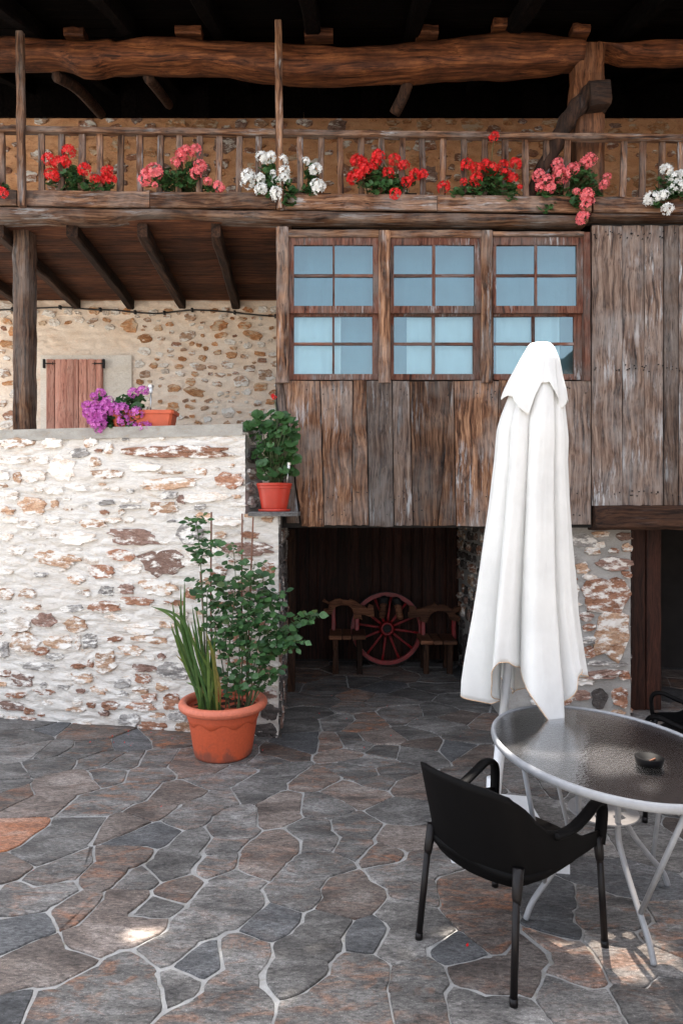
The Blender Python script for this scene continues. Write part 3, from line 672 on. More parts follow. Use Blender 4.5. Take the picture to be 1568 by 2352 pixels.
# pale cement surround and shutters of the little window on the terrace
mb = MB(); mortar_skin(mb, Vector((sh0.x - .05, BY - .022, 1.7)), UX, UZ, NF, sh1.x - sh0.x + .09, sh0.z - 1.7 + .03, 20, 20, .004, seed=90)
M['cream_render'] = plaster('pale_render', (0.78, 0.73, 0.65), (0.70, 0.63, 0.53), (0.55, 0.46, 0.36))
mb.obj('window_surround', M['cream_render'], house, True)
s0, s1 = F(108, 826, BY - .05), F(236, 1010, BY - .05)
sw = s1.x - s0.x; cuts = [0, .15, .37, .49, .585, .73, .89, 1.0]
shut = MB().box((s0.x, BY - .045, s1.z), (s1.x, BY - .028, s0.z)).obj('window_shutter', M['shutter'], house); tag(shut, 'salmon pink board shutters')
for a, b in zip(cuts, cuts[1:]):
    plank('shutter_plank', (s0.x + a*sw, BY - .066, s0.z), (s0.x + b*sw, BY - .066, s0.z), (s0.x + b*sw, BY - .066, s1.z), (s0.x + a*sw, BY - .066, s1.z), .02, M['shutter'], shut, seg=6, wob=.001)
for sx, dx in ((s0.x, 1), (s1.x, -1)):
    mb = MB(); zz = s0.z - .05
    mb.box((min(sx - .03*dx, sx - .01*dx), BY - .085, zz - .05), (max(sx - .03*dx, sx - .01*dx), BY - .055, zz + .05))
    mb.tube([(sx - .02*dx, BY - .082, zz), (sx + .05*dx, BY - .078, zz), (sx + .11*dx, BY - .076, zz)], [.007, .006, .003], 6)
    mb.tube([(sx + .08*dx, BY - .078, zz - .018), (sx + .08*dx, BY - .078, zz + .018)], .004, 6)
    mb.obj('hinge', M['iron'], shut)
# terrace floor, balcony floor (terrace ceiling) with planks and joists
MB().box((-4.8, 6.05, 1.45), (-.62, BY + .02, 1.62)).obj('terrace_floor', M['cement'], house)
CZ = 4.15
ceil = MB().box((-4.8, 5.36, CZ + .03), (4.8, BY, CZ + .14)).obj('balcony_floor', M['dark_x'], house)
y = 5.36
while y < BY - .02:
    w = min(R.uniform(.15, .24), BY - y); timber('ceiling_plank', (-4.6, y + w/2, CZ + .012), (-.45, y + w/2, CZ + .012), .03, w*.975, M['ceil_x'], ceil, side=Vector((0, 1, 0)), seg=12, wob=.004); y += w
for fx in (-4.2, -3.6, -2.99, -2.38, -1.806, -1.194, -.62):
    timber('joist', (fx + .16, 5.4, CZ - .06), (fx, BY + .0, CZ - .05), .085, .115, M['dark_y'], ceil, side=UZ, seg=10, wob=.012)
# balcony edge beam, apron board
def edge_log(name, pts_top, pts_bot, Yf, depth, mat, n=60, wob=.012, seed=0):
    rings = []; xs0, xs1 = pts_top[0][0], pts_top[-1][0]
    for i in range(n + 1):
        px = xs0 + (xs1 - xs0) * i / n; zt = F(px, lerp_tab(pts_top, px), Yf).z; zb = F(px, lerp_tab(pts_bot, px), Yf + depth * .8).z; x = F(px, 0, Yf).x
        zc, hh = (zt + zb) / 2, (zt - zb) / 2; ring = []
        for k in range(20):
            a = 2 * math.pi * k / 20; ca, sa = math.cos(a), math.sin(a); e = 4.6
            r = (abs(ca)**e + abs(sa)**e) ** (-1/e)
            nz = wob * (noise.noise((x*1.6 + seed, ca*1.2, sa*1.2)) + .6 * noise.noise((x*4 + seed, ca*3, sa*3)) + .5 * noise.noise((x*1.5 + seed, ca*9, sa*9)))
            ring.append(Vector((x, Yf + depth/2 + ca * r * depth/2 + ca * nz, zc + sa * r * hh + sa * nz)))
        rings.append(ring)
    return MB().loft(rings).obj(name, mat, house, True)
eb = edge_log('edge_beam', [(-160, 470), (640, 480), (1350, 492)], [(-160, 524), (90, 518), (170, 524), (260, 520), (330, 512), (420, 514), (520, 520), (640, 523), (900, 526), (1350, 530)], 5.28, .2, M['wood_x'], 90, .006, 3)
tag(eb, 'weathered beam carrying the balcony edge')
edge_log('edge_beam', [(1358, 487), (1560, 492), (1730, 496)], [(1358, 517), (1560, 517), (1730, 520)], 5.29, .2, M['wood_x'], 30, .006, 5)
def rail_y(px): return 299 + 20 * px / 1568
def ap_y(px): return 437 + 18 * px / 1568
for a, b in ((-160, 41), (57, 634), (650, 1356), (1360, 1730)):
    n_ = 1 if b - a < 450 else 2
    for k in range(n_):
        q0, q1 = a + (b-a)*k/n_, a + (b-a)*(k+1)/n_
        A0, A1, B1, B0 = F(q0, ap_y(q0), 5.30), F(q1, ap_y(q1), 5.30), F(q1, ap_y(q1) + 37, 5.30), F(q0, ap_y(q0) + 37, 5.30)
        timber('apron_board', (A0 + B0) / 2 + Vector((.002, 0, 0)), (A1 + B1) / 2 - Vector((.002, 0, 0)), .036, (A0 - B0).length - .004, M['wood_x'], house, side=UZ, seg=16, wob=.005)
rail = timber('balcony_rail', F(-160, rail_y(-160), 5.32), F(1730, rail_y(1730), 5.32), .07, .045, M['wood_x'], house, side=UZ, seg=40, wob=.006); tag(rail, 'weathered balcony handrail')
BX = [-38, 6, 97, 142, 188, 231, 277, 322, 368, 412, 458, 503, 549, 594, 689, 736, 782, 829, 876, 923, 970, 1016, 1064, 1111, 1158, 1206, 1253, 1300, 1430, 1474, 1518, 1562, 1608]
for px in BX:
    j = R.uniform(-2.5, 2.5)
    timber('baluster', F(px + j, rail_y(px) + 6, 5.335), F(px - j*.6, ap_y(px) + 8, 5.335), .05, .03, M['wood_z'], rail, side=Vector((0, 1, 0)), seg=6, wob=.004)
# slim balcony posts, from log to edge beam
for px, t, b in ((50, 75, 475), (642, 50, 480)):
    timber('balcony_post', F(px - 3, t, 5.26), F(px + 1, b, 5.26), .058, .05, M['wood_z'], house, seg=16, wob=.006)
# the great crooked log under the eaves
lg = edge_log('eaves_log', [(-160, 84), (20, 80), (100, 84), (145, 82), (184, 86), (250, 79), (262, 87), (330, 80), (395, 77), (470, 82), (570, 87), (640, 86), (700, 95), (780, 100), (850, 97), (930, 90), (1000, 84), (1080, 70), (1160, 60), (1250, 64), (1345, 76)],
              [(-160, 165), (60, 164), (120, 164), (145, 172), (170, 184), (210, 184), (240, 176), (300, 172), (370, 175), (450, 172), (520, 178), (600, 190), (660, 199), (780, 200), (900, 196), (1000, 189), (1100, 183), (1200, 180), (1345, 168)], 5.36, .27, M['log_x'], 160, .022, 9)
tag(lg, 'crooked honey brown log carrying the eaves')
edge_log('eaves_log', [(1375, 100), (1450, 90), (1560, 85), (1730, 80)], [(1375, 125), (1450, 150), (1560, 155), (1730, 152)], 5.42, .22, M['log_x'], 40, .015, 21)
for px, py, w in ((175, 82, 45), (435, 78, 60), (732, 83, 66), (980, 76, 50), (1160, 60, 60), (1330, 75, 40)):
    c = F(px, py, 5.45); timber('rafter_block', c + Vector((-w/2*.0036, 0, 0)), c + Vector((w/2*.0036, 0, 0)), .12, .07, M['log_x'], house, side=UZ, seg=4, wob=.01)
# the big post with its head block and brace
c0, c1 = F(1347, 118, 5.52), F(1345, 470, 5.52)
bp = timber('big_post', c0, c1, .245, .22, M['log_z'], house, seg=16, wob=.02); tag(bp, 'thick honey brown post at the balcony')
a, b = F(1346, 226, 5.36), F(1392, 222, 5.36)
timber('head_block', a, b, .2, .20, M['dark_x'], house, side=UZ, seg=6, wob=.012)
mb = MB(); pts = spline([F(1358, 212, 5.37), F(1330, 240, 5.36), F(1304, 275, 5.36), F(1280, 320, 5.37), F(1250, 385, 5.38), F(1212, 462, 5.42)], 6)
mb.tube(pts, [.075 - .012 * i / len(pts) + .008 * math.sin(i * 1.1) for i in range(len(pts))], 10); br = mb.obj('brace', M['dark_z'], house, True)
mb = MB(); pts = spline([F(935, 192, 5.6), F(925, 222, 5.62), F(905, 262, 5.7)], 6); mb.tube(pts, .05, 8); mb.obj('brace', M['dark_z'], house, True)
mb = MB(); pts = spline([F(130, 175, 5.6), F(180, 205, 5.9), F(232, 262, 6.5)], 6); mb.tube(pts, .05, 8); mb.obj('brace', M['dark_z'], house, True)
mb = MB(); pts = spline([F(340, 178, 5.6), F(362, 205, 5.9), F(388, 240, 6.5)], 6); mb.tube(pts, .045, 8); mb.obj('brace', M['dark_z'], house, True)
# roof: boarding, rafters, slates
def rz(y): return 5.86 + .36 * (y - 5.4)
ya, yb = 4.6, 9.0
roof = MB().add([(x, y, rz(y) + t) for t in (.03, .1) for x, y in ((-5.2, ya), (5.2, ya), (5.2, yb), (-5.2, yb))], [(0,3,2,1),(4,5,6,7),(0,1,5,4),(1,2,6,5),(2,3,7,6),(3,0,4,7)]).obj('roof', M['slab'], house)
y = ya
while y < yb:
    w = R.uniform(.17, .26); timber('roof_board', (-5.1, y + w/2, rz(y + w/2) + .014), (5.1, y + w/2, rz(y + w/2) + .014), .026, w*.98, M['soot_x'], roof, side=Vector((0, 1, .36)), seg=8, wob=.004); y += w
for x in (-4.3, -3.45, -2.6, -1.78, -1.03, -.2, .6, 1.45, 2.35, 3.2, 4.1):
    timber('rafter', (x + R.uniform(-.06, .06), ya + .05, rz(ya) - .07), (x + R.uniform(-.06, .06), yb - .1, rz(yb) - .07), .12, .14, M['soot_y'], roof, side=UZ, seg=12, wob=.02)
MB().box((4.75, 4.9, -.05), (5.0, 9, 7.3)).obj('end_wall', M['dark_room'], house)
MB().box((-4.8, 8.85, -.05), (4.9, 9, 7.3)).obj('rear_wall', M['dark_room'], house)
# terrace post and corner post
q0, q1 = F(57, 512, 5.5), F(58, 985, 5.6); q1.z = TOPZ
tp = timber('terrace_post', q1, Vector((q1.x, 5.6, q0.z + .05)), .15, .15, M['wood_z'], house, side=Vector((.18, 1, 0)), seg=18, wob=.008); tag(tp, 'grey weathered post standing on the terrace wall')

# --- glazed gallery: region coordinates of the window photograph crop
def q4(x, y, Y=FY): return F(620.3 + .6044 * x, 482.4 + .6044 * y, Y)
def vbar(name, x0, x1, y0, y1, Y, th, mat, parent, wob=.003):
    a, b = q4(x0, y0, Y), q4(x1, y1, Y)
    return timber(name, ((a.x+b.x)/2, Y + th/2, b.z), ((a.x+b.x)/2, Y + th/2, a.z), b.x - a.x, th, mat, parent, seg=12, wob=wob)
def hbar(name, x0, x1, y0, y1, Y, th, mat, parent, wob=.003):
    a, b = q4(x0, y0, Y), q4(x1, y1, Y)
    return timber(name, (a.x, Y + th/2, (a.z+b.z)/2), (b.x, Y + th/2, (a.z+b.z)/2), a.z - b.z, th, mat, parent, seg=12, wob=wob)
cp = vbar('corner_post', 22, 70, 62, 655, 5.33, .12, M['wood_z'], house, .006); tag(cp, 'corner post with flaking white paint')
vbar('mullion_post', 413, 456, 76, 655, 5.335, .11, M['wood_z'], house, .005)
vbar('mullion_post', 803, 845, 76, 655, 5.335, .11, M['wood_z'], house, .005)
vbar('mullion_post', 1193, 1217, 84, 648, 5.335, .11, M['sash_z'], house, .004)
hbar('window_header', 70, 412, 72, 101, 5.345, .1, M['wood_x'], house); hbar('window_header', 457, 802, 74, 102, 5.345, .1, M['wood_x'], house); hbar('window_header', 846, 1192, 80, 98, 5.345, .1, M['wood_x'], house)
WIN = [((72, 412), (90, 237, 245, 390), (90, 236, 244, 388)), ((457, 802), (470, 615, 627, 776), (470, 614, 626, 771)), ((846, 1192), (858, 1004, 1014, 1165), (848, 993, 1005, 1153))]
wl_ = ['sash window beside the terrace corner post', 'middle sash window of the gallery', 'sash window behind the parasol']
for wi, ((fx0, fx1), up, lo) in enumerate(WIN):
    mbf = MB()
    def bx(x0, x1, y0, y1, Y, th):
        a, b = q4(x0, y0, Y), q4(x1, y1, Y); mbf.box((a.x, Y, b.z), (b.x, Y + th, a.z))
    Yu, Yl = 5.365, 5.395
    bx(fx0, up[0], 103, 392, Yu, .035); bx(up[3], fx1, 103, 392, Yu, .035)          # upper sash stiles
    bx(up[0], up[3], 103, 132, Yu, .034); bx(up[0], up[3], 364, 391, Yu - .012, .045)
    bx(fx0, lo[0], 392.5, 645, Yl, .035); bx(lo[3], fx1, 392.5, 645, Yl, .035)      # lower sash, set back
    bx(lo[0], lo[3], 391.5, 404, Yl + .002, .033); bx(lo[0], lo[3], 623, 645, Yl - .012, .045)
    win = mbf.obj('window', M['sash_z'], house); tag(win, wl_[wi])
    for (c0_, c1_, c2_, c3_), rows, Y in ((up, (132, 243, 254, 364), Yu), (lo, (404, 503, 514, 623), Yl)):
        vbar('glazing_bar', c1_, c2_, rows[0], rows[3], Y + .003, .026, M['sash_z'], win, .001)
        for xa, xb in ((c0_, c1_), (c2_, c3_)):
            hbar('glazing_bar', xa, xb, rows[1], rows[2], Y + .004, .024, M['sash_x'], win, .001)
            for ya_, yb_ in ((rows[0], rows[1]), (rows[2], rows[3])):
                a, b = q4(xa - 2, ya_ - 2, Y + .014), q4(xb + 2, yb_ + 2, Y + .014); tl_ = R.uniform(-.004, .004); tm = R.uniform(-.004, .004)
                MB().add([(a.x, Y+.014+tl_, b.z), (b.x, Y+.014-tl_, b.z), (b.x, Y+.014-tl_+tm, a.z), (a.x, Y+.014+tl_+tm, a.z),
                          (a.x, Y+.018+tl_, b.z), (b.x, Y+.018-tl_, b.z), (b.x, Y+.018-tl_+tm, a.z), (a.x, Y+.018+tl_+tm, a.z)],
                         [(0,1,2,3),(7,6,5,4),(0,4,5,1),(1,5,6,2),(2,6,7,3),(3,7,4,0)]).obj('pane', M['pane'], win)
    # curtain hanging inside
    a, b = q4(fx0 + 6, 398, 5.5), q4(fx1 - 6, 660, 5.5); vs = []; nu, nv = 60, 8; a.x, b.x = a.x + (b.x - a.x) * (0, .16, 0)[wi], b.x - (b.x - a.x) * (.42, 0, .28)[wi]
    for j in range(nv + 1):
        for i in range(nu + 1):
            u = i / nu; vs.append((a.x + (b.x-a.x)*u, 5.46 + .010*math.sin(u*(21 + 4*wi) + wi*2 + 1.4*math.sin(u*7 + wi)) * (.4 + .6*math.sin(u*3.1 + wi)**2) + .01*noise.noise((u*6, j*.4, wi)), a.z + (b.z-a.z)*j/nv))
    cu = mk('curtain', vs, [(j*(nu+1)+i, j*(nu+1)+i+1, (j+1)*(nu+1)+i+1, (j+1)*(nu+1)+i) for j in range(nv) for i in range(nu)], M['curtain'], None, True)
    tag(cu, 'white half curtain behind the lower panes of the ' + ['window beside the terrace corner post', 'middle gallery window', 'window partly hidden by the parasol'][wi], 'curtain', 'curtains in the gallery windows')
    a, b = q4(fx0 + 4, 100, 5.56), q4(fx1 - 4, 660, 5.56); vs = []
    for j in range(5):
        for i in range(41):
            u = i / 40; vs.append((a.x + (b.x-a.x)*u, 5.56 + .008*math.sin(u*20 + wi), a.z + (b.z-a.z)*j/4))
    bl = mk('window_sky_sheet', vs, [(j*41+i, j*41+i+1, (j+1)*41+i+1, (j+1)*41+i) for j in range(4) for i in range(40)], M['sky_tone'], None, True)
    tag(bl, 'blue grey sheet giving a sky reflection tone behind the panes of the ' + ['window beside the terrace corner post', 'middle gallery window', 'window partly hidden by the parasol'][wi], 'sky_tone', 'sky toned sheets in the gallery windows')
# room behind the glazing
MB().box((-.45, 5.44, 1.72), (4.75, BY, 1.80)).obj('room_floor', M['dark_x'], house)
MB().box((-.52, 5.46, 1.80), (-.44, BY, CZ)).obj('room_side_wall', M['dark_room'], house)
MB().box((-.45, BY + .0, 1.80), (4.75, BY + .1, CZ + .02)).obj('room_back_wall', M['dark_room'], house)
# apron boards below the windows
seams = [(48, 117), (190, 205), (313, 312), (365, 375), (463, 470), (528, 543), (697, 638), (697.5, 706), (868, 850), (960, 965), (1090, 1090), (1219, 1219)]
pair = [(0,1),(1,2),(2,3),(3,4),(4,5),(5,6),(6,7),(7,8),(8,9),(9,10),(10,11)]
for a, b in pair:
    (t0, b0), (t1, b1) = seams[a], seams[b]
    yt = R.uniform(648, 652); yb_ = R.uniform(1194, 1203)
    if a == 6: t0, t1 = 690, 698
    plank('apron_plank', q4(t0, yt, 5.36), q4(t1, yt, 5.36), q4(b1, yb_, 5.36), q4(b0, yb_, 5.36), .03, M['oldgrey_z'] if a in (3, 4, 10) else M['wood_z'], house, proud=R.uniform(0, .008))
# narrow filler boards between corner post and apron, left
plank('apron_plank', q4(22, 655, 5.385), q4(52, 655, 5.385), q4(112, 1190, 5.385), q4(60, 1190, 5.385), .02, M['oldgrey_z'], house)
MB().add([(q4(20, 0).x, 5.42, 1.63), (4.75, 5.42, 1.63), (4.75, 5.45, 1.63), (q4(20, 0).x, 5.45, 1.63), (q4(20, 0).x, 5.42, q4(0, 640).z), (4.75, 5.42, q4(0, 640).z), (4.75, 5.45, q4(0, 640).z), (q4(20, 0).x, 5.45, q4(0, 640).z)],
         [(0,3,2,1),(4,5,6,7),(0,1,5,4),(1,2,6,5),(2,3,7,6),(3,0,4,7)]).obj('wall_backing', M['dark_room'], house)
# tall boards right of the windows
rs = [1219, 1337, 1421, 1495, 1552, 1640, 1720, 1830]
for a, b in zip(rs, rs[1:]):
    plank('wall_board', q4(a, R.uniform(56, 62), 5.365), q4(b, R.uniform(56, 62), 5.365), q4(b + R.uniform(-4, 4), 1122, 5.365), q4(a, 1122, 5.365), .03, M['oldgrey_z'], house, seg=24, proud=R.uniform(0, .008))
MB().box((q4(1222, 0).x, 5.41, q4(0, 1150).z), (4.75, 5.44, q4(0, 50).z)).obj('wall_backing', M['dark_room'], house)
timber('sill_beam', F(1357, 1189, 5.42), F(1760, 1189, 5.42), .195, .2, M['dark_x'], house, side=UZ, seg=20, wob=.008)

# --- passage under the gallery
pz = 1.66
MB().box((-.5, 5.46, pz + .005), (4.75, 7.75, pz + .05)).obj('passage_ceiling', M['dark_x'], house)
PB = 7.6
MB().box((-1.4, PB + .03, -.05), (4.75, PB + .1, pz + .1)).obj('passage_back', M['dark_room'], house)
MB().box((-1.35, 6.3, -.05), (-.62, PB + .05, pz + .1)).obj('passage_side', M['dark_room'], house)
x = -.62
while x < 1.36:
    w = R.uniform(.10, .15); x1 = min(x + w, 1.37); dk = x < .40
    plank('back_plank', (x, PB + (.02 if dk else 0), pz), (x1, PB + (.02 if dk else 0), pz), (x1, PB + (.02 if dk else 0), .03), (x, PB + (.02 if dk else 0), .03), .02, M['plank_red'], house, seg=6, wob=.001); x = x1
jl = timber('door_jamb', (-.50, 6.42, -.01), (-.50, 6.42, 1.58), .09, .12, M['dark_z'], house, seg=10, wob=.004)
# stone pier right of the passage
PX0, PX1, PY = 1.36, F(1447, 0, 5.6).x, 5.6
mb = MB(); mortar_skin(mb, Vector((PX0, PY, -.05)), UX, UZ, NF, PX1 - PX0, 1.74, 46, 70, .008, seed=120)
mortar_skin(mb, Vector((PX0, PB, -.05)), Vector((0, -1, 0)), UZ, Vector((-1, 0, 0)), PB - PY, 1.74, 70, 60, .008, seed=140)
mortar_skin(mb, Vector((PX1, PY, -.05)), Vector((0, 1, 0)), UZ, Vector((1, 0, 0)), .6, 1.74, 20, 60, .008, seed=160)
mb.box((PX0 + .03, PY + .03, -.05), (PX1 - .03, PB, 1.69))
pier = mb.obj('stone_pier', M['grey_mortar'], house, True); tag(pier, 'stone pier with pale mortar behind the parasol')
def r6(x, y): return F(603 + .6154 * x, 1171.6 + .6154 * y, PY)
PS = [(1190,115,100,50,'g'),(1260,90,60,24,'o'),(1345,98,60,34,'p'),(1355,140,44,30,'o'),(1230,150,60,34,'o'),(1305,200,140,50,'p'),(1190,215,50,44,'o'),(1250,130,50,24,'w'),(1285,318,175,135,'r'),(1355,240,40,26,'r'),(1220,250,60,26,'w'),
 (1300,470,130,185,'o'),(1205,395,60,36,'p'),(1215,440,60,30,'r'),(1215,485,50,30,'g'),(1215,530,46,50,'r'),(1280,572,160,24,'g'),(1260,612,150,34,'p'),(1345,615,40,36,'r'),(1255,702,60,80,'d'),(1330,695,62,80,'r'),(1180,690,90,46,'p'),(1190,640,90,30,'w'),(1240,760,80,34,'g'),(1320,760,70,30,'o'),
 (1150,300,60,60,'o'),(1130,400,70,60,'r'),(1120,520,80,70,'p'),(1130,620,80,40,'o'),(1110,700,80,60,'r'),(1140,190,60,50,'g')]
occ = [(x, y, w, h) for x, y, w, h, t in PS]; tries = 0
while tries < 900:
    tries += 1; x, y = R.uniform(1010, 1370), R.uniform(85, 780); w = R.uniform(24, 70); h = w * R.uniform(.35, .7)
    if all(abs(x-a) > (w+c)/2 + 4 or abs(y-b) > (h+d)/2 + 4 for a, b, c, d in occ): occ.append((x, y, w, h)); PS.append((x, y, w, h, R.choice('rpogw')))
for x, y, w, h, t in PS:
    c = r6(x, y)
    if PX0 + .05 < c.x < PX1: stone_piece(c, UX, UZ, NF, w*.6154*PY/FP*.96, h*.6154*PY/FP*.95, R.uniform(.015, .035), ST[t], pier, R.uniform(-.08, .08), n=16)
z = 0.02
while z < 1.6:                                       # rubble on the passage side and in the doorway
    hh = R.uniform(.06, .16); d = .03
    while d < PB - PY - .1:
        ww = R.uniform(.08, .26)
        if R.random() < .8: stone_piece(Vector((PX0, PY + d + ww/2, z + hh/2)), Vector((0, -1, 0)), UZ, Vector((-1, 0, 0)), ww*.9, hh*.85, R.uniform(.01, .03), ST[R.choice('rpdod')], pier, R.uniform(-.3, .3), n=12)
        d += ww + .02
    stone_piece(Vector((PX1, PY + .22, z + hh/2)), Vector((0, 1, 0)), UZ, UX, .36, hh*.88, .025, ST[R.choice('rpd')], pier, 0, n=12)
    z += hh + .015
# doorway at the far right
a, b = F(1447, 0, 5.78), F(1517, 0, 5.78)
for k in range(2):
    xa = a.x + (b.x - a.x) * k / 2; xb = a.x + (b.x - a.x) * (k + 1) / 2
    plank('door_board', (xa, 5.78, 1.66), (xb, 5.78, 1.66), (xb, 5.78, .01), (xa, 5.78, .01), .04, M['plank_red'], house, seg=14, proud=.008*k)
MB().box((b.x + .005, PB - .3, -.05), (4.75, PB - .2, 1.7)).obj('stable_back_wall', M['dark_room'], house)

# ------------------------------------------------------------------ cable along the terrace wall
pts = spline([F(x, y, BY - .03) for x, y in ((-120, 714), (0, 712), (80, 708), (150, 706), (215, 711), (260, 712), (320, 718), (362, 720), (410, 715), (450, 712), (520, 716), (575, 722), (640, 727))], 6)
cb = MB().tube(pts, .009, 6); 
for i in range(8, len(pts), 9): cb.box((pts[i].x - .012, BY - .05, pts[i].z - .02), (pts[i].x + .012, BY - .012, pts[i].z + .02))
tag(cb.obj('cable', M['cable'], None, True), 'thin black cable clipped along the stone wall under the terrace ceiling', 'cable')

# ------------------------------------------------------------------ plants
def petal_head(r, mat, n, seed):
    rr = random.Random(seed); mb = MB()
    for k in range(n):                               # small five-petalled florets on a dome
        zc = 1 - 1.65 * (k + .5) / n; ph = k * 2.39996 + rr.uniform(-.3, .3); s = math.sqrt(max(0, 1 - zc*zc))
        d = Vector((s*math.cos(ph), s*math.sin(ph), zc)); c = d * r * rr.uniform(.78, 1.02)
        t = d.orthogonal().normalized(); w = d.cross(t); pr = r * rr.uniform(.36, .46); a0 = rr.uniform(0, 6)
        for q in range(5):
            a = a0 + q * 1.2566; e = t*math.cos(a) + w*math.sin(a); f = t*-math.sin(a) + w*math.cos(a); li = rr.uniform(.1, .5)
            p0 = c; p1 = c + e*pr*.6 + f*pr*.36 + d*pr*li*.5; p2 = c + e*pr + d*pr*li; p3 = c + e*pr*.6 - f*pr*.36 + d*pr*li*.5
            mb.add([p0, p1, p2, p3], [(0, 1, 2, 3)])
    return mb.mesh('flower_head', mat)
HEADS = {c: [petal_head(.04, M['petal_' + c], 24, 5 + i) for i in range(3)] for c in ('red', 'pink', 'white', 'purple')}
def round_leaf(mb, c, nrm, size, rr):                # scalloped, cupped geranium leaf
    nrm = nrm.normalized(); t = nrm.orthogonal().normalized(); w = nrm.cross(t); a0 = rr.uniform(0, 6.3); n = 12
    vs = [c - nrm * size * .12]
    for k in range(n):
        a = a0 + 2*math.pi*k/n*.93; q = size * (1 + .10 * math.cos(a*7)) * rr.uniform(.88, 1.05)
        vs.append(c + (t*math.cos(a) + w*math.sin(a)) * q + nrm * size * (.14*math.sin(a*3.5) + .06))
    mb.add(vs, [(0, k+1, k+2) for k in range(n-1)])
def head(parent, color, p, scale=1.0):
    o = link('flower_head', R.choice(HEADS[color]), parent, True)
    o.location = p; o.rotation_euler = (R.uniform(-.7, .3), R.uniform(-.5, .5), R.uniform(0, 6)); s = scale * R.uniform(.85, 1.12); o.scale = (s, s, s*.9)
    return o
def geranium(label, color, heads, blobs, Y, base_z, leaf=.034, nleaf=70, planter=True, front=.17, hscale=1.22, cat='geranium', group='geraniums along the balcony'):
    xs = [p[0] for p in blobs]; cx = sum(xs) / len(xs); bx = F(cx, 400, Y).x
    g = thing('geranium', (bx, Y, base_z), label, cat, group); rr = random.Random(int(abs(cx) * 10))
    root = Vector((bx, Y, base_z + .06))
    if planter:
        hw = .17; mb = MB(); 
        rings = [[Vector((bx + sx*hw*f, Y + sy*.075*f, z)) for sx, sy in ((-1,-1),(1,-1),(1,1),(-1,1))] for f, z in ((.86, base_z), (1, base_z+.075), (1.05, base_z+.075), (1.05, base_z+.09), (.96, base_z+.09), (.94, base_z+.07))]
        mb.loft(rings); mb.obj('planter', M['soil'], g)
    mb = MB(); ms = MB(); tot = sum(w*h for _, _, w, h in blobs)
    for x, y, w, h in blobs:
        k = max(8, int(nleaf * 1.7 * w * h / tot))
        for _ in range(k):
            while True:
                a, b, c = rr.uniform(-1, 1), rr.uniform(-1, 1), rr.uniform(-1, 1)
                if a*a + b*b + c*c < 1.05: break
            hang = .06 if y > 440 else 0
            p = F(x + a*w/2, y + b*h/2, Y - front*.6 - hang + c * min(w, 70) * .0018)
            nr = Vector((rr.uniform(-.6, .6), -.55 + rr.uniform(-.5, .4), .6 + rr.uniform(-.4, .5)))
            round_leaf(mb, p, nr, leaf * rr.uniform(.6, 1.15), rr)
            if rr.random() < .5:
                mid = (p + root) / 2 + Vector((0, 0, .03)); ms.tube([root + Vector((rr.uniform(-.12, .12), 0, 0)), mid, p], [.004, .003, .002], 4, False)
    tag(mb.obj('foliage', M['leaf'], g, True), kind='stuff')
    for x, y, *s in heads:
        hang = .07 if y > 436 else 0
        p = F(x, y, Y - front - hang + rr.uniform(-.04, .02)); head(g, color, p, hscale * (s[0] if s else 1.0))
        st = root + Vector((rr.uniform(-.1, .1) + (p.x - bx) * .4, -.02, 0)); mid = st.lerp(p, .55) + Vector((0, .01, .03))
        ms.tube(spline([st, mid, p], 4), .0028, 4, False)
    ms.obj('stems', M['stem'], g, True)
    return g
a1 = lambda L: [(x * .5, y * .5, *s) for x, y, *s in L]
a2 = lambda L: [(784 + x * .5, y * .5, *s) for x, y, *s in L]
b1 = lambda L: [(x * .5, y * .5, w * .5, h * .5) for x, y, w, h in L]
b2 = lambda L: [(784 + x * .5, y * .5, w * .5, h * .5) for x, y, w, h in L]
BZ = CZ + .14; GY = 5.44
geranium('red geranium outside the balcony post above the terrace post', 'red', a1([(12, 885), (-20, 870), (-40, 820)]), b1([(10, 870, 70, 70), (-40, 850, 60, 70)]), GY, BZ, nleaf=50)
geranium('scarlet geranium with two leafy clumps beside the slim balcony post over the terrace', 'red', a1([(222,731),(272,750),(302,742),(316,695),(240,805),(388,778),(440,825,.8),(490,795),(480,825),(512,822),(500,780,.8)]), b1([(320,815,150,110),(345,850,60,60),(450,855,140,60),(245,830,60,60)]), GY, BZ, nleaf=95)
geranium('coral pink geranium above the terrace joists with a trailing pair of blooms', 'pink', a1([(672,800),(665,825),(712,787,1.2),(832,715),(857,700),(806,745,.8),(897,690),(920,762),(900,795),(955,832,.7),(1005,860),(712,850,.5)]), b1([(790,825,150,110),(880,800,80,140),(965,860,70,40)]), GY, BZ, nleaf=120)
geranium('large white geranium in front of the middle slim balcony post', 'white', a1([(1208,725,1.1),(1243,722),(1298,735,.9),(1140,805),(1138,835,1.1),(1195,820,.9),(1198,870,1.1),(1278,835,1.1),(1306,785),(1258,800,.7),(1305,820,.9),(1268,885),(1268,910,.7)]), b1([(1250,850,160,120),(1325,890,80,120),(1240,780,90,90)]), GY, BZ, nleaf=110)
geranium('small white geranium just right of the middle slim balcony post', 'white', a1([(1407,740,.6),(1448,777),(1465,862,1.1),(1455,850)]), b1([(1415,870,90,70),(1430,800,60,90)]), GY, BZ, nleaf=45)
geranium('dense scarlet geranium above the middle gallery window', 'red', a2([(70,738),(100,750,.9),(55,815,1.1),(82,800),(168,718),(155,745),(110,775),(140,772),(242,733,1.1),(285,760),(215,798,1.1),(245,890),(337,803),(373,800,.8),(298,835,.9)]), b2([(175,830,200,130),(240,850,90,90),(310,830,60,50)]), GY, BZ, nleaf=130)
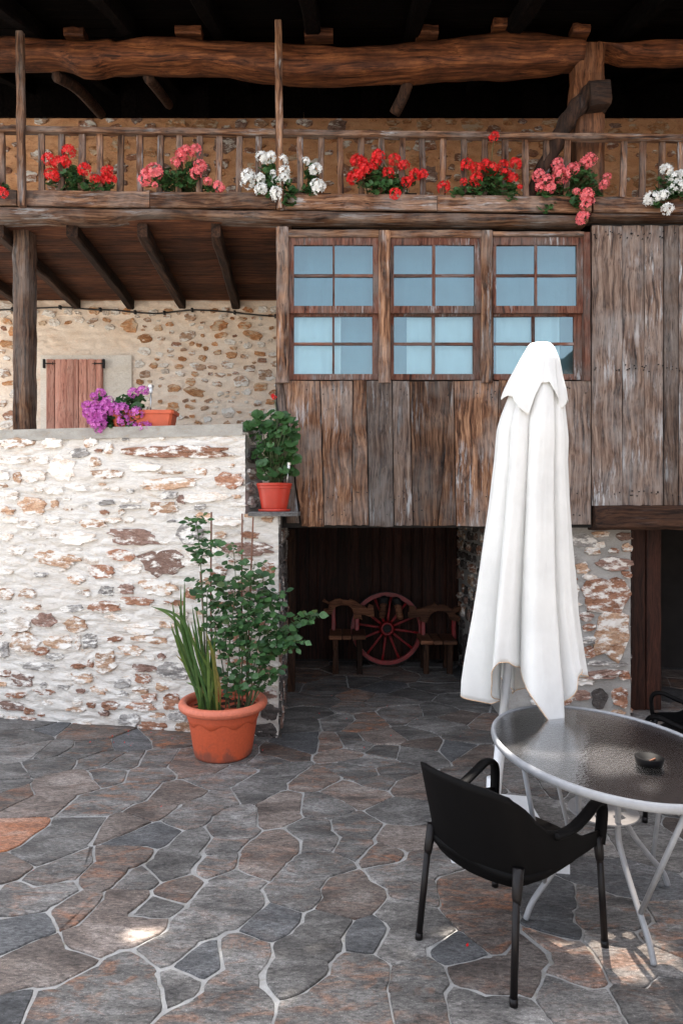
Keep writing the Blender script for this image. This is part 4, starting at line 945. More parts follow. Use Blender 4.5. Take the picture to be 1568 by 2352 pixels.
geranium('scarlet geranium with one tall bloom reaching over the handrail', 'red', a2([(468,860),(575,758),(618,772),(560,835,.6),(618,825,1.1),(660,755),(685,775,1.1),(740,760),(800,752),(752,800),(785,818),(818,858,.5),(700,628,.8)]), b2([(600,860,130,90),(730,850,150,110),(690,800,120,90),(790,900,80,40),(530,885,60,40)]), GY, BZ, nleaf=130)
geranium('coral pink geranium spilling over the apron board by the thick post', 'pink', a2([(990,750),(905,808),(945,830,1.1),(915,858),(955,862),(995,780),(1010,810,1.2),(1060,778),(1120,750),(1140,735),(1078,880,.7),(1125,895,1.1),(1125,928,1.1),(1105,1000),(1205,848,.8),(1218,812,.6)]), b2([(970,860,140,150),(1090,820,150,110),(1080,920,90,110),(940,950,60,50),(1150,880,90,90)]), GY, BZ, nleaf=160)
geranium('white geranium above the tall grey wall boards', 'white', a2([(1490,780),(1525,818,1.2),(1530,862,1.1),(1560,800),(1472,898),(1420,912,1.2),(1495,960,1.1),(1610,850),(1650,800)]), b2([(1500,860,130,140),(1560,880,120,130),(1450,930,60,60)]), GY, BZ, nleaf=110)

# magenta geranium and planter on the terrace wall
a3 = lambda L: [(x * .4285, 482.4 + y * .4285, *s) for x, y, *s in L]; b3 = lambda L: [(x * .4285, 482.4 + y * .4285, w * .4285, h * .4285) for x, y, w, h in L]
geranium('magenta geranium trailing over the terrace wall coping', 'purple', a3([(468,1050),(505,1000,.8),(540,978,.8),(578,1030,1.1),(592,1072,1.1),(512,1045),(515,1080,1.1),(480,1090),(500,1122),(540,1120),(545,1085),(537,1145),(540,1172,1.1),(650,1068,1.1),(665,1130,1.1),(735,1088,1.1),(710,1160),(782,1172,1.1),(715,980,.9),(768,968,.9),(505,1138),(560,1050),(620,1060)]),
         b3([(560,1100,140,150),(690,1070,200,150),(640,1150,230,80),(720,1020,120,80),(545,1010,60,50)]), 5.62, TOPZ, leaf=.034, nleaf=190, planter=False, front=.18, group='geraniums on the terrace wall')
pb0, pb1 = F(338, 975, 5.45), F(410, 975, 5.45)
mb = MB(); xl, xr, y0, y1 = pb0.x - .28, pb1.x - .03, 5.37, 5.57
def rr_box(f, z, e=.018):
    cx_, cy_ = (xl + xr) / 2, (y0 + y1) / 2; hx, hy = (xr - xl) / 2 * f[0], (y1 - y0) / 2 * f[1]
    return [Vector((cx_ + sx*(hx - (e if k else 0)), cy_ + sy*(hy - (0 if k else e)), z)) for sx, sy, k in ((-1,-1,0),(-1,-1,1),(1,-1,1),(1,-1,0),(1,1,0),(1,1,1),(-1,1,1),(-1,1,0))]
mb.loft([rr_box((.9, .84), TOPZ), rr_box((.98, .96), TOPZ + .115), rr_box((1.03, 1.07), TOPZ + .116), rr_box((1.04, 1.09), TOPZ + .145), rr_box((.98, .97), TOPZ + .146), rr_box((.95, .92), TOPZ + .11)])
pl = thing('window_box', ((xl + xr)/2, (y0 + y1)/2, TOPZ), 'terracotta plastic window box on the terrace wall coping', 'planter')
mb.obj('box', M['terracotta'], pl); MB().box((xl + .03, y0 + .02, TOPZ + .1), (xr - .03, y1 - .02, TOPZ + .118)).obj('soil', M['soil'], pl)
def solar_light(base, top, label, k=1.0):
    t = thing('solar_stake_light', base.to_tuple(), label, 'garden light', 'little solar stake lights'); d = top - base
    MB().tube([base, base + d * .72], .006 * k, 8).obj('stake', M['steel'], t, True)
    MB().tube([base + d * .72, base + d * .9], .014 * k, 12).obj('lens', M['lens'], t, True)
    MB().tube([base + d * .9, top - d * .01, top], [.021 * k, .021 * k, .014 * k], 14).obj('cap', M['steel'], t)
b_ = F(346, 940, 5.47); solar_light(Vector((b_.x, 5.47, TOPZ + .115)), F(347, 884, 5.47), 'small solar stake light standing in the terracotta window box', 1.05)

# geranium in a red pot on the slate shelf
pc = F(630, 1165, 5.17); pc.z = SHZ
sg = thing('potted_geranium', pc.to_tuple(), 'leafy geranium in a red pot on the slate shelf', 'potted plant')
k = 5.17 / FP
MB().lathe([(.01, SHZ + .001), (36*k, SHZ + .001), (37*k, SHZ + .02), (34.5*k, SHZ + .021), (33*k, SHZ + .006), (.01, SHZ + .006)], (pc.x, pc.y, 0), 40).obj('saucer', M['terra_red'], sg, True)
pot = MB().lathe([(.01, SHZ + .01), (28*k, SHZ + .01), (31*k, SHZ + .06), (36.5*k, SHZ + .165), (37*k, SHZ + .18), (38.5*k, SHZ + .182), (39*k, SHZ + .20), (40.5*k, SHZ + .205), (41*k, SHZ + .222), (39*k, SHZ + .225), (37*k, SHZ + .215), (36*k, SHZ + .19), (.01, SHZ + .19)], (pc.x, pc.y, 0), 48).obj('pot', M['terra_red'], sg); smooth_angle(pot, 40)
MB().lathe([(.01, SHZ + .205), (36.8*k, SHZ + .20)], (pc.x, pc.y, 0), 24, False).obj('soil', M['soil'], sg)
ger_leaf = []
for s in range(4):
    mbl = MB(); rr = random.Random(90 + s); round_leaf(mbl, Vector((0, 0, 0)), Vector((0, 0, 1)), 1.0, rr); ger_leaf.append(mbl.mesh('leaf', M['leaf'], True))
def place_leaf(me, parent, p, nrm, s, spin=None):
    o = link('leaf', me, parent, True); q = Vector(nrm).normalized().to_track_quat('Z', 'Y') 
    o.rotation_mode = 'QUATERNION'; o.rotation_quaternion = q @ Euler((0, 0, R.uniform(0, 6.28) if spin is None else spin)).to_quaternion(); o.location = p; o.scale = (s, s, s); return o
ms = MB(); root = Vector((pc.x, pc.y, SHZ + .2))
blobs = [(600, 975, 70, 60, 24), (650, 985, 80, 60, 26), (630, 1010, 110, 60, 30), (610, 1050, 70, 50, 20), (655, 1045, 70, 60, 22), (615, 1085, 60, 30, 8), (655, 1085, 50, 30, 8), (640, 955, 50, 30, 8)]
for x, y, w, h, n_ in blobs:
    for _ in range(n_):
        while True:
            a, b, c = R.uniform(-1, 1), R.uniform(-1, 1), R.uniform(-1, 1)
            if a*a + b*b + c*c < 1: break
        p = F(x + a*w/2, y + b*h/2, 5.13 + c*.11); place_leaf(R.choice(ger_leaf), sg, p, (R.uniform(-.6, .6), -.6 + R.uniform(-.4, .4), .55 + R.uniform(-.3, .4)), R.uniform(.032, .056))
        if R.random() < .45: ms.tube(spline([root + Vector((R.uniform(-.05, .05), R.uniform(-.03, .03), 0)), root.lerp(p, .5) + Vector((R.uniform(-.02, .02), 0, .02)), p], 3), [.006]+[.004]*5+[.0025], 5, False)
p = F(630, 913, 5.1); head(sg, 'red', p, .5); head(sg, 'red', F(626, 909, 5.1), .35); ms.tube(spline([root, F(640, 1000, 5.12), p], 5), .003, 5, False)
ms.obj('stems', M['stem'], sg, True)
solar_light(Vector((F(658, 1100, 5.1).x, 5.10, SHZ + .2)), F(664, 1062, 5.08), 'small solar stake light standing in the red pot on the slate shelf', .8)

# big pot with roses and sword leaves
PD = 4.77; bc = F(513, 1700, PD); bc.z = 0.0
rb = thing('potted_rose', bc.to_tuple(), 'large terracotta pot with a staked rose bush and sword leaves', 'potted plant')
k = PD / FP; prof = [(.02, .004), (62*k, .004), (64.5*k, .012), (66*k, .03), (74*k, .19), (80*k, .30), (80.5*k, .335)]
n_ = 72; rings = []
for r_, z_ in prof: rings.append([Vector((bc.x + r_*math.cos(t), bc.y + r_*math.sin(t), z_)) for t in [2*math.pi*i/n_ for i in range(n_)]])
po = MB().loft(rings, True).obj('pot', M['big_pot'], rb, True)
# moulded scalloped band below the rim
mb = MB(); rings = []
for f, dz in ((1.0, 0), (1.025, .004), (1.03, .03), (1.0, .10)):
    ring = []
    for i in range(n_):
        t = 2*math.pi*i/n_; z_ = .262 + dz + (.018 * math.cos(t * 9) if dz < .02 else 0); rr_ = lerp_tab([(.19, 74*k), (.30, 80*k), (.4, 81*k)], z_)
        ring.append(Vector((bc.x + rr_*f*math.cos(t), bc.y + rr_*f*math.sin(t), z_)))
    rings.append(ring)
mb.loft(rings, False).obj('moulded_band', M['big_pot'], po, True)
RZ = .372
rim = []
for i in range(19):
    a = 2*math.pi*i/18; rim.append((91*k + 9.5*k*math.cos(a), RZ + .033*math.sin(a)))
MB().lathe(rim, (bc.x, bc.y, 0), n_, False).obj('rim', M['terra_rim'], po, True)
MB().lathe([(83*k, RZ), (80*k, RZ - .03), (79*k, .30)], (bc.x, bc.y, 0), n_, False).obj('inner_wall', M['terra_rim'], po, True)
vs = []; fs = []
for j in range(9):
    for i in range(36):
        r_ = 80*k*j/8; t = 2*math.pi*i/36; x_, y_ = r_*math.cos(t), r_*math.sin(t); vs.append((bc.x + x_, bc.y + y_, .335 + .016*noise.noise((x_*14, y_*14, 2)) + .008*noise.noise((x_*50, y_*50, 2))))
for j in range(8):
    for i in range(36): fs.append((j*36+i, j*36+(i+1)%36, (j+1)*36+(i+1)%36, (j+1)*36+i))
mk('soil', vs, fs, M['soil'], rb)
def r5w(x, y, Y): return F(x * .4395, 947.7 + .4395 * y, Y)
SOILZ = .34
for (tx, ty), (bx_, by_) in (((1105, 520), (1112, 1500)), ((1266, 528), (1266, 1500)), ((1323, 545), (1288, 1500)), ((1048, 830), (1080, 1500))):
    a = r5w(tx, ty, PD + .06); b = r5w(bx_, by_, PD + .04); b.z = SOILZ - .02; mid = a.lerp(b, .5) + Vector((R.uniform(-.012, .012), 0, 0))
    MB().tube(spline([b, mid, a], 8), .0065, 7).obj('cane_stake', M['cane'], rb, True)
def rose_leaf_mesh(seed, mat):
    rr = random.Random(seed); pr = [(0, 0), (.12, .10), (.3, .30), (.5, .35), (.7, .26), (.88, .11), (1.0, 0)]; vs = []; fs = []
    for i, (y_, w_) in enumerate(pr):
        zc = -.10 * y_ * y_; j = rr.uniform(.92, 1.08); vs += [(-w_*j, y_, zc + .16*w_), (0, y_, zc), (w_*j, y_, zc + .16*w_)]
    for i in range(len(pr) - 1):
        for s in (0, 1): fs.append((i*3+s, i*3+s+1, i*3+s+4, i*3+s+3))
    return mesh('leaf', vs, fs, mat, True)
RL = [rose_leaf_mesh(i, M['rose_leaf']) for i in range(4)]; RY = [rose_leaf_mesh(9 + i, M['rose_young']) for i in range(2)]
def orient(o, d, nrm):
    d = d.normalized(); nrm = (nrm - d * nrm.dot(d)).normalized(); x_ = d.cross(nrm)
    o.rotation_mode = 'QUATERNION'; o.rotation_quaternion = Matrix((x_, d, nrm)).transposed().to_quaternion()
shoots = [([(1075,1500),(1065,1100),(1050,800),(1035,620),(1018,552)], 13), ([(1180,1500),(1200,1200),(1230,900),(1220,712)], 10), ([(1290,1500),(1290,1200),(1300,950),(1330,790)], 12), ([(1300,1500),(1350,1200),(1430,1000),(1445,945)], 10),
 ([(1310,1500),(1400,1250),(1500,1140),(1590,1090),(1640,1055)], 10), ([(1280,1500),(1380,1300),(1450,1230),(1560,1190)], 10), ([(1200,1500),(1150,1250),(1120,1080),(1170,990)], 11), ([(1230,1500),(1225,1420),(1180,1370)], 6), ([(1300,1500),(1390,1400),(1425,1330)], 7),
 ([(1250,1500),(1250,1150),(1230,980),(1170,870)], 11), ([(1290,1500),(1320,1100),(1370,930),(1370,850)], 11), ([(1240,1500),(1280,1200),(1300,1080)], 9), ([(1260,1500),(1200,1300),(1180,1150),(1240,1080)], 10), ([(1300,1500),(1340,1330),(1320,1240)], 8),
 ([(1080,1500),(1080,1100),(1090,920),(1140,880)], 6), ([(1040,800),(1070,720),(1130,690)], 4), ([(1240,1500),(1250,1460),(1240,1440)], 5), ([(1310,1500),(1420,1250),(1480,1180),(1520,1230)], 8), ([(1290,1500),(1400,1150),(1440,1070)], 8)]
ms = MB(); nl = 0
for si, (pp, nn) in enumerate(shoots):
    off = R.uniform(-.14, .10); Ys = [PD + R.uniform(-.06, .06)] + [PD + off * (i + 1) / len(pp) - .03 for i in range(len(pp) - 1)]
    P3 = [r5w(x, y, Y_) for (x, y), Y_ in zip(pp, Ys)]
    if pp[0][1] == 1500: P3[0].z = SOILZ
    cv = spline(P3, 10); ms.tube(cv, [.0055 - .0035 * i / len(cv) for i in range(len(cv))], 5, False)
    nn = int(nn * 1.75)
    for q in range(nn):
        t = .30 + .70 * (q + R.uniform(.2, .8)) / nn; idx = min(int(t * (len(cv) - 1)), len(cv) - 2); p = cv[idx]; tan = (cv[idx+1] - cv[idx]).normalized()
        az = q * 2.4 + si; d = (Vector((math.cos(az), math.sin(az) * .8 - .25, R.uniform(-.15, .45))) + tan * .3).normalized(); L = R.uniform(.05, .085)
        tip = p + d * L; ms.tube([p, p.lerp(tip, .5) + Vector((0, 0, .006)), tip], .0013, 4, False)
        top = (t > .9); side = d.cross(UZ).normalized()
        for lp, ld, lsz in ((tip, d, 1.0), (p + d*L*.72, (d*.35 + side), .85), (p + d*L*.72, (d*.35 - side), .85), (p + d*L*.35, (d*.3 + side), .65), (p + d*L*.35, (d*.3 - side), .65)):
            if lsz < .7 and R.random() < .35: continue
            s_ = lsz * R.uniform(.048, .088) * (.75 if top else 1)
            if nl >= 290:
                pass
            o = link('leaf', R.choice(RY if (top and R.random() < .6) or R.random() < .1 else RL), rb, True); o.location = lp; o.scale = (s_, s_, s_); nl += 1
            orient(o, ld + Vector((R.uniform(-.3, .3), R.uniform(-.3, .3), R.uniform(-.55, .15))), Vector((R.uniform(-.5, .5), -.75 + R.uniform(-.3, .3), .7 + R.uniform(-.2, .3))))
ms.obj('rose_stems', M['stem'], rb, True)
lv = [c for c in rb.children if c.name.startswith('leaf')]; R.shuffle(lv)
extra = lv[290:]; mbx = MB()
for o in extra:                                      # beyond the first few hundred: one joined part
    m4 = Matrix.LocRotScale(o.location, o.rotation_quaternion, o.scale); mbx.add([m4 @ v.co for v in o.data.vertices], [tuple(p.vertices) for p in o.data.polygons]); bpy.data.objects.remove(o)
if mbx.v: tag(mbx.obj('inner_leaves', M['rose_leaf'], rb, True), kind='stuff')
blades = [((1050,1520),(960,1180),(945,905)),((1060,1530),(950,1250),(900,985)),((1055,1525),(960,1300),(890,1095)),((1070,1520),(990,1200),(930,985)),((1080,1520),(1040,1250),(1005,1010)),((1050,1530),(990,1350),(920,1265)),((1045,1530),(1020,1430),(992,1365)),
 ((1090,1520),(1090,1350),(1085,1190)),((1100,1525),(1105,1350),(1110,1155)),((1060,1525),(940,1120),(790,1010)),((1130,1535),(1090,1380),(1040,1180)),((1140,1540),(1110,1380),(1050,1250)),((1120,1530),(1060,1330),(1000,1090)),((1125,1535),(1075,1300),(1030,1120)),
 ((1110,1530),(1040,1280),(965,1080)),((1150,1530),(1145,1420),(1120,1300)),((1100,1520),(1140,1380),(1195,1370)),((1075,1525),(1010,1300),(985,1100)),((1065,1530),(975,1280),(915,1120)),((1085,1530),(1030,1330),(960,1200)),((1135,1535),(1120,1300),(1075,1140)),((1095,1530),(1000,1240),(950,1040))]
blades += [tuple((x + R.uniform(-30, 30), y + R.uniform(-40, 50)) if j else (x + R.uniform(-12, 12), y) for j, (x, y) in enumerate(b)) for b in blades[:15]]
for i, bl_ in enumerate(blades):
    Y0 = PD - .10 + R.uniform(-.05, .08); dY = R.uniform(-.12, .06)
    cv = spline([r5w(*bl_[0], Y0), r5w(*bl_[1], Y0 + dY*.4), r5w(*bl_[2], Y0 + dY)], 8); cv[0].z = min(cv[0].z, SOILZ) - .01; vs = []; fs = []; wmax = R.uniform(.010, .0155); tw_ = R.uniform(-.6, .6)
    for j, p in enumerate(cv):
        t = j / (len(cv) - 1); w_ = wmax * (1 - t**2.6) * (.55 + .9 * min(t*2.2, 1)) * .75 + .0004
        tan = (cv[min(j+1, len(cv)-1)] - cv[max(j-1, 0)]).normalized(); a = tw_ + t * .8; sd_ = tan.cross(Vector((math.sin(a)*.8, -1, .15))).normalized(); nn_ = tan.cross(sd_)
        vs += [p - sd_*w_ + nn_*w_*.35, p, p + sd_*w_ + nn_*w_*.35]
        if j: b = (j-1)*3; fs += [(b, b+1, b+4, b+3), (b+1, b+2, b+5, b+4)]
    mk('sword_leaf', vs, fs, M['blade_y'] if i in (5, 11, 15, 20) else M['blade'], rb, True)

# ------------------------------------------------------------------ closed parasol
UY = 3.62
um = thing('parasol', G(1129, 1905, .05).to_tuple() if False else (.835, UY, 0), 'tall closed white canvas parasol on a white pole stand', 'parasol')
bot, topp = Vector((.835, UY, .04)), F(1239, 795, UY)
MB().tube([bot + (topp - bot) * t for t in (0, .19)], .029, 20).obj('pole_sleeve', M['white_metal'], um, True)
MB().tube([bot + (topp - bot) * t for t in (.185, .6, .985)], .0235, 20).obj('pole', M['white_metal'], um, True)
p = bot + (topp - bot) * .165; MB().tube([p + Vector((.025, -.01, 0)), p + Vector((.05, -.02, 0))], [.02, .024], 14).tube([p + Vector((.05, -.02, 0)), p + Vector((.062, -.025, 0))], [.03, .026], 14).obj('knob', M['black_plastic'], um)
base = MB(); cs = [G(979, 1808, .05), G(1208, 1828, .05), G(1308, 1985, .05), G(1037, 1962, .05)]
cc = sum(cs, Vector()) / 4
base.loft([[cc + (c - cc)*f + Vector((0, 0, z)) for c in cs] for f, z in ((1, -.05), (1, -.004), (.99, 0))]); base.obj('base_plate', M['white_metal'], um)
MB().lathe([(.075, .052), (.07, .08), (.04, .085), (.034, .3)], (.838, UY, 0), 20).obj('base_socket', M['white_metal'], um, True)
def canopy(name, prof, hem, lobes, amp, top_y, nth=220, nz=70, depth=.88, seed=0.0, tw=.15, sharp=.8):
    # prof: (py, left px, right px); hem: (angle fraction around, py of the lower edge)
    L = [(a, b) for a, b, c in prof]; Rr = [(a, c) for a, b, c in prof]; vs = []; fs = []
    for j in range(nz + 1):
        for i in range(nth):
            fr = i / nth; th = 2*math.pi*fr                      # 0 = left, .25 = front, .5 = right, .75 = back
            hy = lerp_tab(hem, fr); py = top_y + (hy - top_y) * (j / nz)
            l_, r_ = lerp_tab(L, py), lerp_tab(Rr, py); cx_ = (l_ + r_)/2; hw = (r_ - l_)/2 * UY / FP
            t = (py - top_y) / (1640 - top_y)
            ph = fr + .02*math.sin(2*math.pi*fr*2 + seed) + .012*math.sin(2*math.pi*fr*5 + seed*2) + tw*.03*t
            lob = abs(math.sin(math.pi * lobes * ph + seed)) ** sharp
            fine = .12 * math.sin(2*math.pi*lobes*2.3*ph + seed*3)
            r__ = hw * (1 - amp(py) * (1 - lob) + amp(py) * fine * .5)
            r__ += hw * (.035 * noise.noise((fr*26 + seed, t*2.2, 1)) + .05 * t * noise.noise((fr*13 + seed, t*3.0, 5)) + .012 * noise.noise((fr*60, t*9, 2)))
            z_ = F(0, py, UY).z; c_ = F(cx_, py, UY)
            vs.append((c_.x - math.cos(th) * r__, UY + (bot + (topp-bot)*.5).y*0 - math.sin(th) * r__ * depth, z_))
    for j in range(nz):
        for i in range(nth): fs.append((j*nth+i, (j+1)*nth+i, (j+1)*nth+(i+1)%nth, j*nth+(i+1)%nth))
    if top_y < 850: fs.append(tuple(range(nth)))
    o = mk(name, vs, fs, M['canvas'], um, True)
    md = o.modifiers.new('thick', 'SOLIDIFY'); md.thickness = .0022; md.offset = 0
    return o, vs[nz*nth:]
prof = [(840, 1200, 1276), (900, 1172, 1290), (950, 1153, 1295), (985, 1143, 1298), (1010, 1141, 1300), (1060, 1137, 1299), (1150, 1126, 1302), (1200, 1119, 1305), (1300, 1104, 1311), (1400, 1089, 1320), (1500, 1073, 1335), (1560, 1063, 1346), (1610, 1060, 1350), (1660, 1058, 1352)]
hem = [(0, 1588), (.03, 1600), (.06, 1608), (.09, 1585), (.12, 1530), (.145, 1500), (.165, 1500), (.20, 1530), (.235, 1575), (.27, 1620), (.30, 1643), (.325, 1640), (.35, 1590), (.375, 1535), (.40, 1510), (.43, 1530), (.465, 1545), (.50, 1556), (.55, 1575), (.62, 1540), (.7, 1610), (.75, 1625), (.82, 1550), (.9, 1530), (.96, 1570), (1, 1588)]
cn, hemv = canopy('canopy', prof, hem, 9, lambda y: .22 + .40 * min(1, max(0, (y - 880) / 600)), 845, seed=.5, sharp=.55)
hv = [Vector(v) for v in hemv]; MB().tube(hv + [hv[0]], .0028, 5, False).obj('hem', M['hem'], cn, True)
prof2 = [(790, 1217, 1262), (796, 1212, 1269), (803, 1208, 1273), (830, 1192, 1283), (870, 1170, 1290), (900, 1156, 1297), (930, 1146, 1301), (960, 1142, 1304)]
hem2 = [(0, 918), (.05, 912), (.10, 918), (.15, 945), (.19, 962), (.22, 915), (.245, 890), (.29, 888), (.31, 905), (.35, 928), (.38, 946), (.42, 925), (.47, 928), (.5, 924), (.6, 900), (.7, 950), (.75, 960), (.85, 900), (.95, 905), (1, 918)]
cap_, hemv = canopy('vent_cap', prof2, hem2, 7, lambda y: .01 + .15 * min(1, max(0, (y - 800) / 130)), 790, nz=30, seed=1.3, sharp=.9)
MB().lathe([(.056, -.035), (.054, -.008), (.045, .004), (.01, .008)], F(1240, 792, UY), 28).obj('finial_disc', M['canvas'], um, True)
MB().tube([F(1146, 1505, UY - .06), F(1143, 1560, UY - .055)], .008, 8).obj('rib_end', M['white_metal'], um)
MB().tube([F(1142, 1556, UY - .055), F(1140, 1590, UY - .05)], .016, 10).obj('rib_end', M['white_metal'], um)

# ------------------------------------------------------------------ oval glass table
TC, TZ = Vector((1.18, 2.95, 0)), .72
tb = thing('garden_table', TC.to_tuple(), 'oval garden table with hammered glass top and grey tube frame', 'table')
ea, eb_, et = .60, .45, 1.8
def oval(f, n=96): return [TC + Vector((math.cos(et)*ea*f*math.cos(t) - math.sin(et)*eb_*f*math.sin(t), math.sin(et)*ea*f*math.cos(t) + math.cos(et)*eb_*f*math.sin(t), 0)) for t in [2*math.pi*i/n for i in range(n)]]
MB().loft([[p + UZ*(TZ - .006) for p in oval(.985)], [p + UZ*TZ for p in oval(.985)]]).obj('glass_top', M['table_glass'], tb)
mb = MB(); rings = [];  ov = oval(1.0); n_ = len(ov)
for i, p in enumerate(ov):
    o_ = (p - TC).normalized(); rings.append([p + o_*(.012*math.cos(a)) + UZ*(TZ - .011 + .019*math.sin(a)) for a in [2*math.pi*j/10 for j in range(10)]])
mb.loft(rings + [rings[0]], False); mb.obj('rim', M['grey_metal'], tb, True)
plate_z = .43
for ai, an in enumerate((-84, 22, 98, 196)):
    d = Vector((math.cos(rad(an)), math.sin(rad(an)), 0)); sidev = Vector((-d.y, d.x, 0))
    for q in range(len(ov)): pass
    rimr = min(((p - TC).normalized() - d).length * 10 + 0 for p in ov); rp = min(ov, key=lambda p: ((p - TC).normalized() - d).length)
    rd = (rp - TC).length
    leg = MB().tube(spline([rp - d*.02 + UZ*(TZ-.03), TC + d*(rd*.6) + UZ*(TZ-.03), TC + d*.19 + UZ*(TZ-.035), TC + d*.135 + UZ*(TZ-.09), TC + d*.13 + UZ*.5, TC + d*.13 + UZ*.38, TC + d*.17 + UZ*.30, TC + d*.26 + UZ*.19, TC + d*.36 + UZ*.08, TC + d*.395 + UZ*.008], 6), .0125, 10).obj('leg', M['grey_metal'], tb, True)
    MB().tube([rp - d*.015 + sidev*.03 + UZ*(TZ-.02), TC + d*.30 + UZ*.15], .0105, 8).obj('strut', M['grey_metal'], leg, True)
# perforated joining plate: a disc with holes
n_ = 12; vs = []; fs = []
def holed_disc(c, r, zz, holes, hr):
    mbd = MB(); seg = 48
    # ring sectors around each hole, built as a polar grid skipping cells inside holes
    nr, na = 14, 72
    g = [[c + Vector((r*(i/nr)*math.cos(2*math.pi*j/na), r*(i/nr)*math.sin(2*math.pi*j/na), zz)) for j in range(na)] for i in range(nr+1)]
    vs = [p for row in g for p in row]; fs = []
    for i in range(nr):
        for j in range(na):
            q = [i*na+j, i*na+(j+1)%na, (i+1)*na+(j+1)%na, (i+1)*na+j]; m_ = sum((vs[a] for a in q), Vector()) / 4
            if all((m_ - h).xy.length > hr for h in holes): fs.append(tuple(q))
    return vs, fs
hol = [TC + Vector((.085*math.cos(a), .085*math.sin(a), 0)) for a in [2*math.pi*i/6 for i in range(6)]] + [TC.copy()]
vs, fs = holed_disc(TC, .15, plate_z, hol, .026); o = mk('joining_plate', vs, fs, M['grey_metal'], tb); md = o.modifiers.new('t', 'SOLIDIFY'); md.thickness = .006
# ashtray
ac = G(1490, 1755, TZ); at = thing('ashtray', (ac.x, ac.y, TZ), 'black plastic ashtray on the glass table', 'ashtray')
MB().lathe([(.01, TZ + .001), (.052, TZ + .001), (.058, TZ + .03), (.048, TZ + .032), (.036, TZ + .012), (.01, TZ + .010)], (ac.x, ac.y, 0), 32).obj('bowl', M['black_plastic'], at, True)
MB().tube([(ac.x - .01, ac.y - .01, TZ + .014), (ac.x + .03, ac.y + .012, TZ + .018)], .004, 8).obj('cigarette_end', M['yoke'], at)

# ------------------------------------------------------------------ black chairs
def make_chair(name, label, group):
    t = thing(name, (0, 0, 0), label, 'chair', group)
    # one moulded shell: runs from one arm front round the back to the other arm front
    path = spline([(.265, .265, 0), (.268, .10, 0), (.258, -.06, 0), (.222, -.185, 0), (.13, -.232, 0), (0, -.245, 0), (-.13, -.232, 0), (-.222, -.185, 0), (-.258, -.06, 0), (-.268, .10, 0), (-.265, .265, 0)], 8)
    n = len(path); nv = 12; vs = []; fs = []
    for i, p in enumerate(path):
        u = abs(2*i/(n-1) - 1)                        # 0 mid back, 1 arm front
        zt = lerp_tab([(0, .77), (.25, .765), (.38, .745), (.44, .705), (.50, .64), (.58, .585), (.68, .56), (.76, .545), (.84, .50), (1, .48)], u)
        zb = lerp_tab([(0, .375), (.3, .385), (.5, .41), (.75, .425), (1, .43)], u)
        for j in range(nv + 1):
            v = j / nv; z = zb + (zt - zb) * v
            lean = max(0, z - .45) * lerp_tab([(0, .26), (.4, .24), (.5, .10), (.7, .0), (1, .0)], u); tuck = max(0, .45 - z) * .5
            flare = 1 + .10 * max(0, z - .45) * (1 if u < .5 else .3)
            vs.append((p.x * flare * (1 - tuck*.6), p.y - lean + tuck * (.5 if p.y < 0 else 0), z))
    for i in range(n - 1):
        for j in range(nv):
            a = i*(nv+1)+j; fs.append((a, a+nv+1, a+nv+2, a+1))
    o = mk('back_shell', vs, fs, M['black_plastic'], t, True); md = o.modifiers.new('t', 'SOLIDIFY'); md.thickness = .009; md.offset = 0
    # seat
    rings = []
    for z, f in ((.405, .92), (.41, .99), (.435, 1.0), (.445, .96), (.438, .6), (.434, .2)):
        rings.append([Vector((math.copysign(abs(math.cos(a))**.55, math.cos(a))*.262*f, math.copysign(abs(math.sin(a))**.55, math.sin(a))*.245*f, z)) for a in [2*math.pi*i/40 for i in range(40)]])
    MB().loft(rings).obj('seat', M['black_plastic'], t, True)
    for s in (-1, 1):
        # arm: broad band that leaves the side, rises to the front and curls down into the leg
        pts = spline([(s*.262, -.05, .555), (s*.271, .05, .553), (s*.276, .14, .578), (s*.276, .215, .606), (s*.272, .262, .602), (s*.270, .283, .57), (s*.268, .282, .51), (s*.264, .272, .43)], 6)
        rings = []
        for i, p in enumerate(pts):
            tn = (pts[min(i+1, len(pts)-1)] - pts[max(i-1, 0)]).normalized(); x_ = Vector((1, 0, 0)); nn_ = tn.cross(x_).normalized()
            rings.append([p + x_*(.026*math.cos(a)) + nn_*(.013*math.sin(a)) for a in [2*math.pi*k/10 for k in range(10)]])
        MB().loft(rings).obj('armrest', M['black_plastic'], t, True)
        MB().tube([(s*.262, .262, .46), (s*.2655, .271, .37), (s*.266, .272, .355)], [.021, .018, .0145], 14).tube([(s*.266, .272, .38), (s*.276, .292, .02)], .0138, 14).tube([(s*.2755, .291, .03), (s*.277, .293, 0)], .0158, 14).obj('front_leg', M['dark_tube'], t, True)
        MB().tube([(s*.215, -.205, .47), (s*.2215, -.223, .37), (s*.222, -.225, .35)], [.022, .018, .0145], 14).tube([(s*.221, -.224, .38), (s*.236, -.262, .02)], .0138, 14).tube([(s*.2355, -.261, .03), (s*.237, -.263, 0)], .0158, 14).obj('rear_leg', M['dark_tube'], t, True)
    return t
def copy_tree(o, label):
    c = o.copy(); COL.objects.link(c); c['label'] = label
    for ch in list(o.children):
        d = ch.copy(); COL.objects.link(d); d.parent = c
    return c
ch = make_chair('plastic_chair', 'black plastic armchair drawn up before the parasol base, its back turned', 'black armchairs at the glass table')
